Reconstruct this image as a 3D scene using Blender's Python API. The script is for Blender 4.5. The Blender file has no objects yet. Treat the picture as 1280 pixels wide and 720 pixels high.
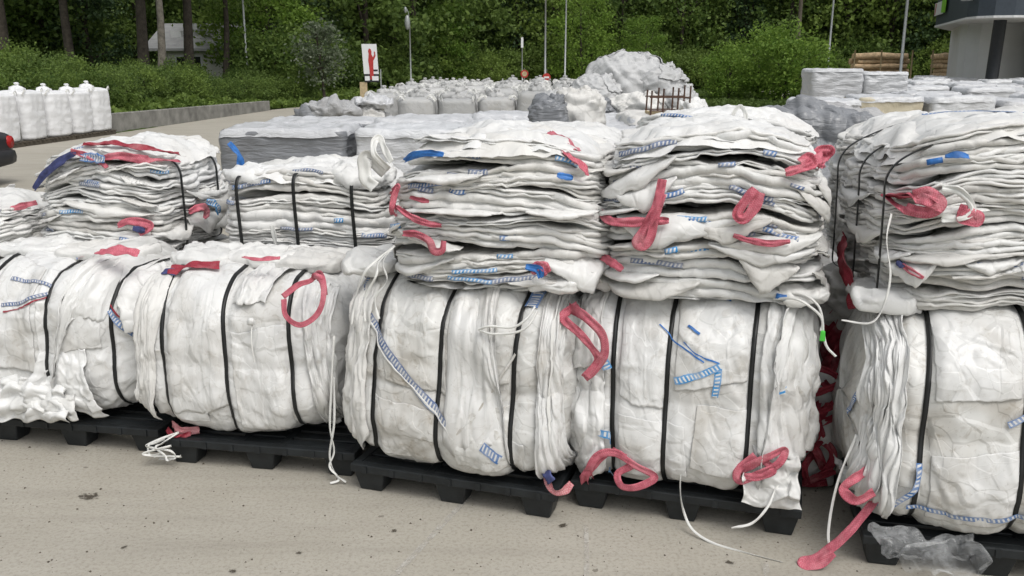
import bpy, math, random
import numpy as np
from mathutils import Vector

sc = bpy.context.scene
col = sc.collection
rad = math.radians
PI = math.pi

# ------------------------------------------------------------------ camera
cam_d = bpy.data.cameras.new('camera')
cam = bpy.data.objects.new('camera', cam_d)
col.objects.link(cam)
cam_d.sensor_width = 36.0
cam_d.lens = 36.0 * 1150.0 / 1280.0
cam_d.clip_end = 2000.0
cam.location = (0, 0, 2.13)
cam.rotation_euler = (rad(90 - 13.83), 0, 0)
sc.camera = cam

# ------------------------------------------------------------------ sky, sun, exposure
SUN_EL, SUN_ROT = rad(58), rad(150)
world = bpy.data.worlds.new('World')
sc.world = world
world.use_nodes = True
wn = world.node_tree
wn.nodes.clear()
w_out = wn.nodes.new('ShaderNodeOutputWorld')
w_bg = wn.nodes.new('ShaderNodeBackground')
w_sky = wn.nodes.new('ShaderNodeTexSky')
w_hsv = wn.nodes.new('ShaderNodeHueSaturation')
w_sky.sky_type = 'NISHITA'
w_sky.sun_disc = False
w_sky.sun_elevation = SUN_EL
w_sky.sun_rotation = SUN_ROT
w_sky.air_density = 1.0
w_sky.dust_density = 4.0
w_hsv.inputs['Saturation'].default_value = 0.22
w_bg.inputs['Strength'].default_value = 0.15
wn.links.new(w_sky.outputs[0], w_hsv.inputs['Color'])
wn.links.new(w_hsv.outputs[0], w_bg.inputs['Color'])
wn.links.new(w_bg.outputs[0], w_out.inputs['Surface'])
sun_d = bpy.data.lights.new('sun', 'SUN')
sun_d.energy = 0.85
sun_d.angle = rad(28)
sun_d.color = (1.0, 0.965, 0.91)
sun = bpy.data.objects.new('sun', sun_d)
col.objects.link(sun)
# Nishita: rotation 0 = +Y, clockwise seen from above
sdir = Vector((math.sin(SUN_ROT) * math.cos(SUN_EL), math.cos(SUN_ROT) * math.cos(SUN_EL), math.sin(SUN_EL)))
sun.rotation_euler = sdir.to_track_quat('Z', 'Y').to_euler()
sun.location = (0, 0, 30)
sc.view_settings.view_transform = 'Standard'
sc.view_settings.look = 'None'
sc.view_settings.exposure = 0.08
sc.view_settings.gamma = 1.0
sc.view_settings.use_curve_mapping = False
sc.cycles.max_bounces = 5
sc.cycles.diffuse_bounces = 2
sc.cycles.transparent_max_bounces = 8

# ------------------------------------------------------------------ numeric helpers
rng = np.random.RandomState(7)
random.seed(7)


def _h(ix, iy, iz, seed):
    h = (ix.astype(np.int64) * 374761393 + iy.astype(np.int64) * 668265263 + iz.astype(np.int64) * 2147483647 + int(seed) * 974711) & 0xffffffff
    h = ((h ^ (h >> 13)) * 1274126177) & 0xffffffff
    h = ((h ^ (h >> 16)) * 2246822519) & 0xffffffff
    return (h ^ (h >> 15)) & 0xffffffff


def noise3(p, seed=0):
    """gradient noise, about -1..1; p is (...,3)"""
    p = np.asarray(p, float)
    i = np.floor(p).astype(np.int64)
    f = p - i
    w = f * f * f * (f * (f * 6 - 15) + 10)
    out = np.zeros(p.shape[:-1])
    for dx in (0, 1):
        wx = w[..., 0] if dx else 1 - w[..., 0]
        for dy in (0, 1):
            wy = w[..., 1] if dy else 1 - w[..., 1]
            for dz in (0, 1):
                wz = w[..., 2] if dz else 1 - w[..., 2]
                h = _h(i[..., 0] + dx, i[..., 1] + dy, i[..., 2] + dz, seed)
                gx = (h & 1023) / 511.5 - 1
                gy = ((h >> 10) & 1023) / 511.5 - 1
                gz = ((h >> 20) & 1023) / 511.5 - 1
                out += wx * wy * wz * (gx * (f[..., 0] - dx) + gy * (f[..., 1] - dy) + gz * (f[..., 2] - dz))
    return out * 1.3


def st(*a):
    return np.stack(np.broadcast_arrays(*[np.asarray(q, float) for q in a]), -1)


def fbm(p, seed=0, oct=3):
    s, a = 0, 1.0
    p = np.asarray(p, float)
    for k in range(oct):
        s = s + a * noise3(p * 2 ** k, seed + k * 17)
        a *= .5
    return s


def catmull(pts, n):
    pts = np.asarray(pts, float)
    P = np.vstack([2 * pts[0] - pts[1], pts, 2 * pts[-1] - pts[-2]])
    m = len(pts) - 1
    t = np.linspace(0, m - 1e-6, n)
    i = t.astype(int)
    u = (t - i)[:, None]
    a, b, c, d = P[i], P[i + 1], P[i + 2], P[i + 3]
    return .5 * (2 * b + (c - a) * u + (2 * a - 5 * b + 4 * c - d) * u * u + (3 * b - a - 3 * c + d) * u ** 3)


def nrm(v):
    return v / np.maximum(np.linalg.norm(v, axis=-1, keepdims=True), 1e-9)


def supell(a, b, n, N, start=0.0):
    """N points evenly spaced along a superellipse, and outward normals"""
    t = np.linspace(0, 2 * PI, 1440, endpoint=False) + start
    c, s = np.cos(t), np.sin(t)
    x = a * np.sign(c) * np.abs(c) ** (2 / n)
    y = b * np.sign(s) * np.abs(s) ** (2 / n)
    P = np.stack([x, y], -1)
    d = np.linalg.norm(np.roll(P, -1, 0) - P, axis=1)
    L = np.concatenate([[0], np.cumsum(d)])
    q = np.linspace(0, L[-1], N, endpoint=False)
    Pc = np.vstack([P, P[:1]])
    X = np.stack([np.interp(q, L, Pc[:, k]) for k in (0, 1)], -1)
    T = np.roll(X, -1, 0) - np.roll(X, 1, 0)
    Nn = nrm(np.stack([T[:, 1], -T[:, 0]], -1))
    return X, Nn


# ------------------------------------------------------------------ object helpers
def mk(name, V, Fc, mat, parent=None, smooth=True, uv=None):
    me = bpy.data.meshes.new(name)
    V = np.asarray(V, float).reshape(-1, 3)
    if isinstance(Fc, np.ndarray):
        Fc = Fc.astype(np.int32)
        k = Fc.shape[1]
        me.vertices.add(len(V))
        me.vertices.foreach_set('co', V.ravel())
        me.loops.add(Fc.size)
        me.loops.foreach_set('vertex_index', Fc.ravel())
        me.polygons.add(len(Fc))
        me.polygons.foreach_set('loop_start', np.arange(0, Fc.size, k, dtype=np.int32))
        me.polygons.foreach_set('loop_total', np.full(len(Fc), k, dtype=np.int32))
        me.update(calc_edges=True)
        me.validate()
    else:
        me.from_pydata([tuple(v) for v in V], [], Fc)
    if uv is not None:
        lay = me.uv_layers.new(name='UVMap')
        idx = np.zeros(len(me.loops), np.int32)
        me.loops.foreach_get('vertex_index', idx)
        lay.data.foreach_set('uv', np.asarray(uv, float)[idx].ravel())
    me.polygons.foreach_set('use_smooth', np.full(len(me.polygons), smooth, bool))
    if mat:
        me.materials.append(mat)
    o = bpy.data.objects.new(name, me)
    col.objects.link(o)
    if parent:
        o.parent = parent
    return o


def gridf(nu, nv, wu=False, wv=False):
    i = np.arange(nu if wu else nu - 1)
    j = np.arange(nv if wv else nv - 1)
    I, J = np.meshgrid(i, j, indexing='ij')
    I2, J2 = (I + 1) % nu, (J + 1) % nv
    return np.stack([I * nv + J, I2 * nv + J, I2 * nv + J2, I * nv + J2], -1).reshape(-1, 4)


def empty(name, loc, rz=0.0):
    o = bpy.data.objects.new(name, None)
    col.objects.link(o)
    o.location = loc
    o.rotation_euler = (0, 0, rz)
    o.empty_display_size = .2
    return o


def tag(o, label=None, cat=None, group=None, kind=None):
    if label:
        o['label'] = label
    if cat:
        o['category'] = cat
    if group:
        o['group'] = group
    if kind:
        o['kind'] = kind
    return o


def copy_tree(o, parent=None):
    c = o.copy()
    col.objects.link(c)
    c.parent = parent
    for ch in [q for q in bpy.data.objects if q.parent is o]:
        copy_tree(ch, c)
    return c


class MB:
    """collects boxes, prisms and tubes into one mesh"""

    def __init__(s):
        s.v, s.f = [], []

    def add(s, V, Fq):
        o = len(s.v)
        s.v += [tuple(map(float, q)) for q in V]
        s.f += [tuple(int(i) + o for i in f) for f in Fq]

    def box(s, x0, x1, y0, y1, z0, z1):
        s.hull([(x0, y0), (x1, y0), (x1, y1), (x0, y1)], [(x0, y0), (x1, y0), (x1, y1), (x0, y1)], z0, z1)

    def hull(s, lo, hi, z0, z1):
        n = len(lo)
        V = [(x, y, z0) for x, y in lo] + [(x, y, z1) for x, y in hi]
        Fq = [tuple(range(n - 1, -1, -1)), tuple(range(n, 2 * n))]
        Fq += [(i, (i + 1) % n, n + (i + 1) % n, n + i) for i in range(n)]
        s.add(V, Fq)

    def tube(s, pts, r, n=8):
        V, Fq = tube_geo(pts, r, n)
        s.add(V, [tuple(q) for q in Fq])
        o = len(s.v) - len(V)
        s.f.append(tuple(o + i for i in range(n - 1, -1, -1)))
        s.f.append(tuple(o + len(V) - n + i for i in range(n)))

    def build(s, name, mat, parent=None, smooth=False, bevel=0.0):
        o = mk(name, np.array(s.v), s.f, mat, parent, smooth)
        if bevel:
            m = o.modifiers.new('bevel', 'BEVEL')
            m.width = bevel
            m.segments = 2
            m.limit_method = 'ANGLE'
        return o


def frames(P, N0=None):
    T = nrm(np.gradient(P, axis=0))
    if N0 is not None:
        N = np.asarray(N0, float)
        N = nrm(N - (N * T).sum(1, keepdims=True) * T)
    else:
        N = np.zeros_like(P)
        a = np.array([0, 0, 1.]) if abs(T[0][2]) < .9 else np.array([1., 0, 0])
        n = a - T[0] * a.dot(T[0])
        for i in range(len(P)):
            n = n - T[i] * n.dot(T[i])
            n = n / max(np.linalg.norm(n), 1e-9)
            N[i] = n
    return T, N, np.cross(T, N)


def tube_geo(pts, r, n=8):
    P = np.asarray(pts, float)
    r = np.broadcast_to(np.asarray(r, float), (len(P),))
    T, N, B = frames(P)
    a = np.linspace(0, 2 * PI, n, endpoint=False)
    V = P[:, None] + r[:, None, None] * (np.cos(a)[None, :, None] * N[:, None] + np.sin(a)[None, :, None] * B[:, None])
    return V.reshape(-1, 3), gridf(len(P), n, False, True)


def ribbon(name, P, N, width, thick, mat, parent, twist=0.0, across=5, curl=0.0, noise_amp=0.0, seed=0):
    """flat band along P; N is the direction the flat side faces"""
    P = np.asarray(P, float)
    n = len(P)
    T, Nn, B = frames(P, N)
    tw = np.broadcast_to(np.asarray(twist, float), (n,))[:, None]
    N2 = np.cos(tw) * Nn + np.sin(tw) * B
    B2 = -np.sin(tw) * Nn + np.cos(tw) * B
    w = np.broadcast_to(np.asarray(width, float), (n,))[:, None, None]
    L = np.concatenate([[0], np.cumsum(np.linalg.norm(np.diff(P, axis=0), axis=1))])
    q = np.linspace(-.5, .5, across)
    mid = P[:, None] + w * q[None, :, None] * B2[:, None] + (curl * w * (4 * q * q)[None, :, None]) * N2[:, None]
    if noise_amp:
        mid = mid + N2[:, None] * (noise_amp * noise3(st(L[:, None] * 12, q[None] * 3.6, seed + .3), seed))[..., None]
    top = mid + N2[:, None] * thick * .5
    bot = mid - N2[:, None] * thick * .5
    ring = np.concatenate([top, bot[:, ::-1]], 1)
    m = 2 * across
    uv = np.stack(np.broadcast_arrays(L[:, None], np.concatenate([q, q[::-1]])[None] + .5), -1).reshape(-1, 2)
    Fq = gridf(n, m, False, True).tolist()
    Fq += [list(range(m)), list(range((n - 1) * m, n * m))[::-1]]
    return mk(name, ring.reshape(-1, 3), Fq, mat, parent, True, uv)


# ------------------------------------------------------------------ materials
class NT:
    def __init__(s, name):
        s.m = bpy.data.materials.new(name)
        s.m.use_nodes = True
        s.t = s.m.node_tree
        s.t.nodes.clear()
        s.out = s.n('ShaderNodeOutputMaterial')
        s.b = s.n('ShaderNodeBsdfPrincipled')
        s.l(s.b.outputs[0], s.out.inputs['Surface'])
        s.tc = s.n('ShaderNodeTexCoord')

    def n(s, t, **k):
        q = s.t.nodes.new(t)
        for a, v in k.items():
            setattr(q, a, v)
        return q

    def l(s, a, b):
        s.t.links.new(a, b)

    def set(s, **k):
        for a, v in k.items():
            s.b.inputs[a.replace('_', ' ')].default_value = v

    def noise(s, vec, scale, detail=4, rough=.6, dist=0.0):
        q = s.n('ShaderNodeTexNoise')
        q.inputs['Scale'].default_value = scale
        q.inputs['Detail'].default_value = detail
        q.inputs['Roughness'].default_value = rough
        q.inputs['Distortion'].default_value = dist
        if vec is not None:
            s.l(vec, q.inputs['Vector'])
        return q.outputs[0]

    def math(s, op, a, b=None, c=None):
        q = s.n('ShaderNodeMath', operation=op)
        for i, v in enumerate((a, b, c)):
            if v is None:
                continue
            if isinstance(v, (int, float)):
                q.inputs[i].default_value = v
            else:
                s.l(v, q.inputs[i])
        return q.outputs[0]

    def ramp(s, fac, stops):
        q = s.n('ShaderNodeValToRGB')
        e = q.color_ramp.elements
        while len(e) < len(stops):
            e.new(.5)
        for i, (p, c) in enumerate(stops):
            e[i].position = p
            e[i].color = (*c, 1) if len(c) == 3 else c
        s.l(fac, q.inputs[0])
        return q.outputs[0]

    def mix(s, fac, a, b, mode='MIX'):
        q = s.n('ShaderNodeMix', data_type='RGBA', blend_type=mode)
        for k, v in ((0, fac), (6, a), (7, b)):
            if isinstance(v, (int, float)):
                q.inputs[k].default_value = v
            elif isinstance(v, tuple):
                q.inputs[k].default_value = (*v, 1)
            else:
                s.l(v, q.inputs[k])
        return q.outputs[2]

    def vec(s, scale=(1, 1, 1), src='Object', jitter=True):
        mp = s.n('ShaderNodeMapping')
        mp.inputs['Scale'].default_value = scale
        s.l(s.tc.outputs[src], mp.inputs['Vector'])
        if jitter:
            oi = s.n('ShaderNodeObjectInfo')
            r = s.math('MULTIPLY', oi.outputs['Random'], 57.0)
            cb = s.n('ShaderNodeCombineXYZ')
            for k in range(3):
                s.l(r, cb.inputs[k])
            s.l(cb.outputs[0], mp.inputs['Location'])
        return mp.outputs[0]

    def bump(s, h, strength, dist, prev=None):
        q = s.n('ShaderNodeBump')
        q.inputs['Strength'].default_value = strength
        q.inputs['Distance'].default_value = dist
        s.l(h, q.inputs['Height'])
        if prev is not None:
            s.l(prev, q.inputs['Normal'])
        return q.outputs[0]

    def col(s, c):
        s.l(c, s.b.inputs['Base Color'])

    def nor(s, c):
        s.l(c, s.b.inputs['Normal'])


def rgb(h):
    def f(c):
        c /= 255.
        return c / 12.92 if c <= .04045 else ((c + .055) / 1.055) ** 2.4
    return tuple(f(int(h[i:i + 2], 16)) for i in (0, 2, 4))


def fabric(name, base, base2, dirt, dirt_amt=.5, bump=1.0, rough=.5, streak=(1, 1, 1), spec=.35, far=False):
    m = NT(name)
    v = m.vec()
    oi = m.n('ShaderNodeObjectInfo')
    c = m.mix(oi.outputs['Random'], base, base2)
    big = m.noise(v, 2.3, 3, .65, .6)
    d = m.ramp(big, [(.50, (0, 0, 0)), (.72, (1, 1, 1))])
    fine = m.noise(v, 17, 3, .7, 1.2)
    d2 = m.ramp(fine, [(.53, (0, 0, 0)), (.75, (1, 1, 1))])
    q = m.math('MULTIPLY', m.math('ADD', m.math('MULTIPLY', d, .55), m.math('MULTIPLY', d2, .45)), dirt_amt)
    c = m.mix(q, c, dirt)
    spots = m.ramp(m.noise(v, 60, 2, .5), [(.68, (0, 0, 0)), (.76, (1, 1, 1))])
    c = m.mix(m.math('MULTIPLY', spots, .25 * dirt_amt), c, (.12, .09, .06))
    m.col(c)
    m.set(Roughness=rough, Specular_IOR_Level=spec)
    v2 = m.vec(streak)
    if far:
        b2 = m.bump(m.noise(v2, 7, 3, .6, .8), .5 * bump, .05)
    else:
        # pressed facets: every patch of cloth lies at its own small tilt (UV is in metres)
        uvv = m.vec(src='UV')
        wv = m.n('ShaderNodeVectorMath', operation='MULTIPLY_ADD')
        wn_ = m.n('ShaderNodeTexNoise', noise_dimensions='2D')
        wn_.inputs['Scale'].default_value = 3.0
        m.l(uvv, wn_.inputs['Vector'])
        m.l(wn_.outputs[1], wv.inputs[0])
        wv.inputs[1].default_value = (.16, .16, .16)
        m.l(uvv, wv.inputs[2])
        b2 = None
        for sc_, dist, k_ in ((4.2, .050, .17), (11.0, .022, .17)):
            vo = m.n('ShaderNodeTexVoronoi', feature='SMOOTH_F1', voronoi_dimensions='2D')
            vo.inputs['Scale'].default_value = sc_
            vo.inputs['Smoothness'].default_value = .1
            m.l(wv.outputs[0], vo.inputs['Vector'])
            df = m.n('ShaderNodeVectorMath', operation='SUBTRACT')
            m.l(wv.outputs[0], df.inputs[0])
            m.l(vo.outputs['Position'], df.inputs[1])
            cs = m.n('ShaderNodeVectorMath', operation='SUBTRACT')
            m.l(vo.outputs['Color'], cs.inputs[0])
            cs.inputs[1].default_value = (.5, .5, .5)
            dt = m.n('ShaderNodeVectorMath', operation='DOT_PRODUCT')
            m.l(df.outputs[0], dt.inputs[0])
            m.l(cs.outputs[0], dt.inputs[1])
            b2 = m.bump(m.math('MULTIPLY', dt.outputs['Value'], sc_), k_ * bump, dist, b2)
        # thin straight fold lines pressed into the plastic cloth, broken up by a mask
        for sc_, wd, k_, rz in ((5.5, .022, .15, 1.3),):
            mp = m.n('ShaderNodeMapping')
            mp.inputs['Rotation'].default_value = (0, 0, rz)
            mp.inputs['Scale'].default_value = (1.0, 1.9, 1)
            m.l(wv.outputs[0], mp.inputs['Vector'])
            vo = m.n('ShaderNodeTexVoronoi', feature='DISTANCE_TO_EDGE', voronoi_dimensions='2D')
            vo.inputs['Scale'].default_value = sc_
            m.l(mp.outputs[0], vo.inputs['Vector'])
            ln = m.ramp(vo.outputs['Distance'], [(0, (1, 1, 1)), (wd, (0, 0, 0))])
            mk_ = m.ramp(m.noise(uvv, sc_ * 1.1, 1, .5), [(.46, (0, 0, 0)), (.6, (1, 1, 1))])
            b2 = m.bump(m.math('MULTIPLY', ln, mk_), k_ * bump, .006, b2)
    m.nor(b2)
    return m.m


M = {}
M['fab_a'] = fabric('woven_white', (.78, .785, .775), (.71, .71, .69), (.44, .415, .365), .5, 1.0, .4)
M['fab_b'] = fabric('woven_cream', (.72, .71, .675), (.80, .80, .785), (.42, .39, .34), .5, 1.0, .42)
M['fab_c'] = fabric('woven_grey_white', (.62, .61, .58), (.74, .735, .71), (.36, .335, .29), .6)
M['fab_side'] = fabric('woven_dusty', (.58, .575, .555), (.68, .67, .65), (.34, .32, .29), .65, 1.3)
M['wrap_white'] = fabric('wrapper_white', (.75, .755, .745), (.72, .72, .705), (.38, .35, .295), .85, 1.15, .36, (1, 1, 1), .45)
M['wrap_dirty'] = fabric('wrapper_dirty', (.72, .72, .70), (.70, .70, .675), (.34, .30, .24), 1.15, 1.2, .38, (1, 1, 1), .45)
M['film_grey'] = fabric('film_grey', (.20, .21, .225), (.25, .26, .275), (.14, .14, .15), .6, 1.2, .3, (.5, .5, 3.0), .5, far=True)
M['film_white'] = fabric('film_white', (.66, .675, .69), (.56, .57, .585), (.36, .36, .36), .6, 1.2, .32, (.6, .6, 2.0), .5, far=True)
M['film_tan'] = fabric('film_tan', (.52, .46, .33), (.55, .5, .38), (.36, .3, .2), .5, 1.0, .4, far=True)
M['sheet_grey'] = fabric('sheet_grey', (.40, .405, .41), (.46, .46, .46), (.22, .21, .2), .6, 1.4, .45, far=True)
M['heap'] = fabric('heap_tarpaulin', (.54, .545, .545), (.47, .475, .475), (.32, .32, .31), .6, 1.0, .45)
M['bag_white'] = fabric('bag_white', (.80, .805, .81), (.76, .765, .77), (.6, .6, .6), .25, .6, .5, far=True)
M['bag_far'] = fabric('bag_weathered', (.40, .405, .40), (.56, .56, .55), (.38, .36, .32), .6, 1.0, .5, far=True)


def plain(name, c, rough=.5, metal=0.0, var=.12, scale=8.0, bump=.15, bdist=.01, spec=.4):
    m = NT(name)
    v = m.vec()
    n = m.noise(v, scale, 5, .6)
    a = tuple(min(1, q * (1 - var)) for q in c)
    b = tuple(min(1, q * (1 + var)) for q in c)
    m.col(m.mix(m.ramp(n, [(.3, (0, 0, 0)), (.7, (1, 1, 1))]), a, b))
    m.set(Roughness=rough, Metallic=metal, Specular_IOR_Level=spec)
    if bump:
        m.nor(m.bump(m.noise(v, scale * 4, 4, .6), bump, bdist))
    return m.m


M['strap'] = plain('strap_black', (.012, .013, .013), .45, var=.3, bump=0)
M['pallet'] = plain('pallet_black', (.016, .019, .021), .5, var=.35, scale=12, bump=.3, bdist=.003)
M['white_tape'] = plain('tape_white', (.74, .74, .71), .55, bump=.2)
M['blue_print'] = plain('blue_plastic', (.035, .16, .46), .45, var=.4, scale=18)
M['navy'] = plain('navy_fabric', (.05, .06, .16), .6, var=.5, scale=22)
M['green_tag'] = plain('green_tag', (.08, .55, .06), .4, bump=0)
M['concrete'] = plain('retaining_concrete', (.23, .225, .205), .9, var=.35, scale=2.2, bump=.5, bdist=.02)
M['pole'] = plain('galvanised', (.36, .38, .38), .45, .3, bump=0)
M['wood_pole'] = plain('weathered_wood', (.10, .085, .065), .9, var=.3, scale=6)
M['beige_wood'] = plain('beige_post', (.45, .36, .22), .8, var=.2)
M['rust'] = plain('rusty_steel', (.09, .05, .035), .75, var=.4, scale=20)
M['sign_white'] = plain('sign_white', (.72, .73, .74), .4, bump=0, var=.03)
M['sign_black'] = plain('sign_black', (.02, .02, .022), .5, bump=0)
M['sign_red'] = plain('sign_red', (.42, .04, .035), .5, bump=0)
M['sign_green'] = plain('sign_green', (.22, .55, .04), .5, bump=0)
M['fascia'] = plain('fascia_slate', (.048, .062, .078), .55, var=.1, bump=.05)
M['b_white'] = plain('render_white', (.66, .67, .67), .8, var=.05, scale=1, bump=.1)
M['b_grey'] = plain('render_grey', (.38, .385, .38), .85, var=.07, scale=1, bump=.1)
M['col_dark'] = plain('column_dark', (.03, .034, .04), .5, bump=0)
M['soffit'] = plain('soffit_white', (.62, .63, .63), .7, bump=0)
M['roof_grey'] = plain('roof_fibre', (.32, .325, .33), .85, var=.15, scale=3)
M['house_wall'] = plain('house_wall', (.68, .67, .62), .85, var=.08, scale=2)
M['dark_glass'] = plain('dark_glass', (.015, .017, .02), .15, bump=0)
M['bark'] = plain('bark_dark', (.055, .046, .036), .95, var=.45, scale=5, bump=.8, bdist=.04)
M['bark_pale'] = plain('bark_pale', (.16, .145, .12), .95, var=.45, scale=5, bump=.8, bdist=.04)
M['log_bark'] = plain('log_bark', (.47, .345, .21), .9, var=.4, scale=5, bump=.6, bdist=.03)
M['log_end'] = plain('log_end', (.55, .40, .23), .85, var=.25, scale=9)
M['car_red'] = plain('tail_red', (.4, .012, .012), .25, bump=0)
M['car_dark'] = plain('car_dark', (.02, .02, .023), .3, bump=0)
M['tyre'] = plain('tyre', (.015, .015, .015), .85)
M['wood_red'] = plain('wood_reddish', (.34, .13, .07), .85, var=.3, scale=8)


def webbing(name, c1, c2):
    m = NT(name)
    sep = m.n('ShaderNodeSeparateXYZ')
    m.l(m.tc.outputs['UV'], sep.inputs[0])
    zig = m.math('ABSOLUTE', m.math('SUBTRACT', m.math('FRACT', m.math('MULTIPLY', sep.outputs[1], 3.0)), .5))
    s = m.math('FRACT', m.math('ADD', m.math('MULTIPLY', sep.outputs[0], 105.0), m.math('MULTIPLY', zig, 1.6)))
    w = m.math('ABSOLUTE', m.math('SUBTRACT', s, .5))
    n = m.noise(m.vec(), 30, 3)
    c = m.mix(m.math('MULTIPLY', w, 1.35), c1, c2)
    c = m.mix(m.ramp(n, [(.40, (0, 0, 0)), (.70, (.6, .6, .6))]), c, (c1[0] * .55, c1[1] * .45, c1[2] * .5))
    n3 = m.noise(m.vec(), 9, 4, .6)
    c = m.mix(m.ramp(n3, [(.5, (0, 0, 0)), (.75, (.5, .5, .5))]), c, (.62, .36, .37))
    m.col(c)
    m.set(Roughness=.7, Specular_IOR_Level=.2)
    m.nor(m.bump(m.noise(m.vec(), 38, 3, .6), .5, .012, m.bump(w, .5, .003)))
    return m.m


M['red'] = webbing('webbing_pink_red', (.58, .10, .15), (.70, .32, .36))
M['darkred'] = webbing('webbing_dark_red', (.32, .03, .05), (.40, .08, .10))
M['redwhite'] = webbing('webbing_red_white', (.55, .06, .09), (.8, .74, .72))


def stitch(name, c, bg):
    m = NT(name)
    sep = m.n('ShaderNodeSeparateXYZ')
    m.l(m.tc.outputs['UV'], sep.inputs[0])
    rung = m.math('LESS_THAN', m.math('FRACT', m.math('ADD', m.math('MULTIPLY', sep.outputs[0], 55.0), m.math('MULTIPLY', sep.outputs[1], .5))), .55)
    edge = m.math('GREATER_THAN', m.math('ABSOLUTE', m.math('SUBTRACT', sep.outputs[1], .5)), .33)
    fac = m.math('MAXIMUM', rung, edge)
    n = m.ramp(m.noise(m.vec(), 22, 4, .6), [(.35, (.55, .55, .55)), (.6, (1, 1, 1))])
    m.col(m.mix(m.math('MULTIPLY', fac, n), bg, c))
    m.set(Roughness=.6)
    return m.m


M['stitch_blue'] = stitch('stitch_blue', (.06, .17, .42), (.66, .66, .65))
M['stitch_bright'] = stitch('stitch_bright_blue', (.03, .27, .62), (.72, .72, .70))
M['stitch_navy'] = stitch('stitch_navy', (.10, .15, .29), (.58, .58, .57))

# thin clear plastic film
m = NT('clear_film')
tr = m.n('ShaderNodeBsdfTransparent')
mx = m.n('ShaderNodeMixShader')
m.set(Base_Color=(.75, .77, .78, 1), Roughness=.15, Specular_IOR_Level=.8)
m.nor(m.bump(m.noise(m.vec(), 22, 4, .6, 1.5), .7, .03))
fr = m.ramp(m.noise(m.vec(), 9, 4), [(.35, (.10, .10, .10)), (.7, (.42, .42, .42))])
m.l(fr, mx.inputs[0])
m.l(tr.outputs[0], mx.inputs[1])
m.l(m.b.outputs[0], mx.inputs[2])
m.l(mx.outputs[0], m.out.inputs['Surface'])
M['clear_film'] = m.m


def leafmat(name, dark, light, transl=.45):
    m = NT(name)
    g = m.n('ShaderNodeNewGeometry')
    oi = m.n('ShaderNodeObjectInfo')
    n = m.noise(m.vec(jitter=False), .55, 3, .6)
    f = m.math('ADD', m.math('MULTIPLY', g.outputs['Random Per Island'], .5), m.math('MULTIPLY', n, .6))
    f = m.math('ADD', f, m.math('MULTIPLY', m.math('SUBTRACT', oi.outputs['Random'], .5), .5))
    c = m.ramp(f, [(.2, dark), (.85, light)])
    m.col(c)
    m.set(Roughness=.55, Specular_IOR_Level=.25)
    t = m.n('ShaderNodeBsdfTranslucent')
    m.l(c, t.inputs[0])
    mx = m.n('ShaderNodeMixShader')
    mx.inputs[0].default_value = transl
    m.l(m.b.outputs[0], mx.inputs[1])
    m.l(t.outputs[0], mx.inputs[2])
    m.l(mx.outputs[0], m.out.inputs['Surface'])
    return m.m


M['leaf_dark'] = leafmat('leaf_dark', (.066, .115, .03), (.19, .275, .068))
M['leaf_mid'] = leafmat('leaf_mid', (.074, .13, .03), (.22, .31, .07))
M['leaf_bright'] = leafmat('leaf_bright', (.09, .175, .026), (.26, .385, .07))
M['leaf_spruce'] = leafmat('leaf_spruce', (.042, .08, .034), (.115, .18, .065), .25)
M['leaf_pale'] = leafmat('leaf_pale', (.10, .14, .07), (.42, .45, .36))
M['grass'] = leafmat('grass', (.05, .095, .02), (.13, .19, .05))

# yard surface
m = NT('yard_concrete')
v = m.vec(jitter=False)
big = m.noise(v, .35, 5, .6, .3)
mid = m.noise(v, 2.2, 6, .65)
fine = m.noise(v, 55, 5, .75)
c = m.mix(m.ramp(big, [(.3, (0, 0, 0)), (.7, (1, 1, 1))]), (.365, .34, .284), (.445, .418, .358))
c = m.mix(m.math('MULTIPLY', m.ramp(mid, [(.35, (0, 0, 0)), (.75, (1, 1, 1))]), .5), c, (.47, .447, .392))
vs = m.n('ShaderNodeMapping')
vs.inputs['Rotation'].default_value = (0, 0, rad(-12))
vs.inputs['Scale'].default_value = (.25, 2.4, 1)
m.l(m.tc.outputs['Object'], vs.inputs['Vector'])
stn = m.noise(vs.outputs[0], 1.6, 5, .6, .4)
c = m.mix(m.math('MULTIPLY', m.ramp(stn, [(.48, (0, 0, 0)), (.68, (1, 1, 1))]), .35), c, (.27, .25, .21))
c = m.mix(m.math('MULTIPLY', m.ramp(fine, [(.48, (0, 0, 0)), (.66, (1, 1, 1))]), .5), c, (.19, .172, .14))
c = m.mix(m.math('MULTIPLY', m.ramp(m.noise(v, 150, 2, .5), [(.55, (0, 0, 0)), (.7, (1, 1, 1))]), .4), c, (.42, .40, .36))
vo = m.n('ShaderNodeTexVoronoi')
vo.inputs['Scale'].default_value = 3.1
m.l(v, vo.inputs['Vector'])
spot = m.math('LESS_THAN', m.math('ADD', vo.outputs['Distance'], m.math('MULTIPLY', m.noise(v, 40, 3), .09)), .085)
c = m.mix(m.math('MULTIPLY', spot, .55), c, (.085, .072, .055))
m.col(c)
m.set(Roughness=.92, Specular_IOR_Level=.2)
b1 = m.bump(fine, .35, .006)
m.nor(m.bump(m.noise(v, 14, 5, .65), .3, .012, b1))
M['yard'] = m.m

m = NT('forest_floor')
v = m.vec(jitter=False)
c = m.ramp(m.noise(v, .6, 6, .65), [(.3, (.035, .05, .018)), (.55, (.065, .10, .028)), (.75, (.10, .115, .045))])
m.col(c)
m.set(Roughness=1.0, Specular_IOR_Level=.1)
m.nor(m.bump(m.noise(v, 4, 5), .8, .1))
M['floor_woods'] = m.m

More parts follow.
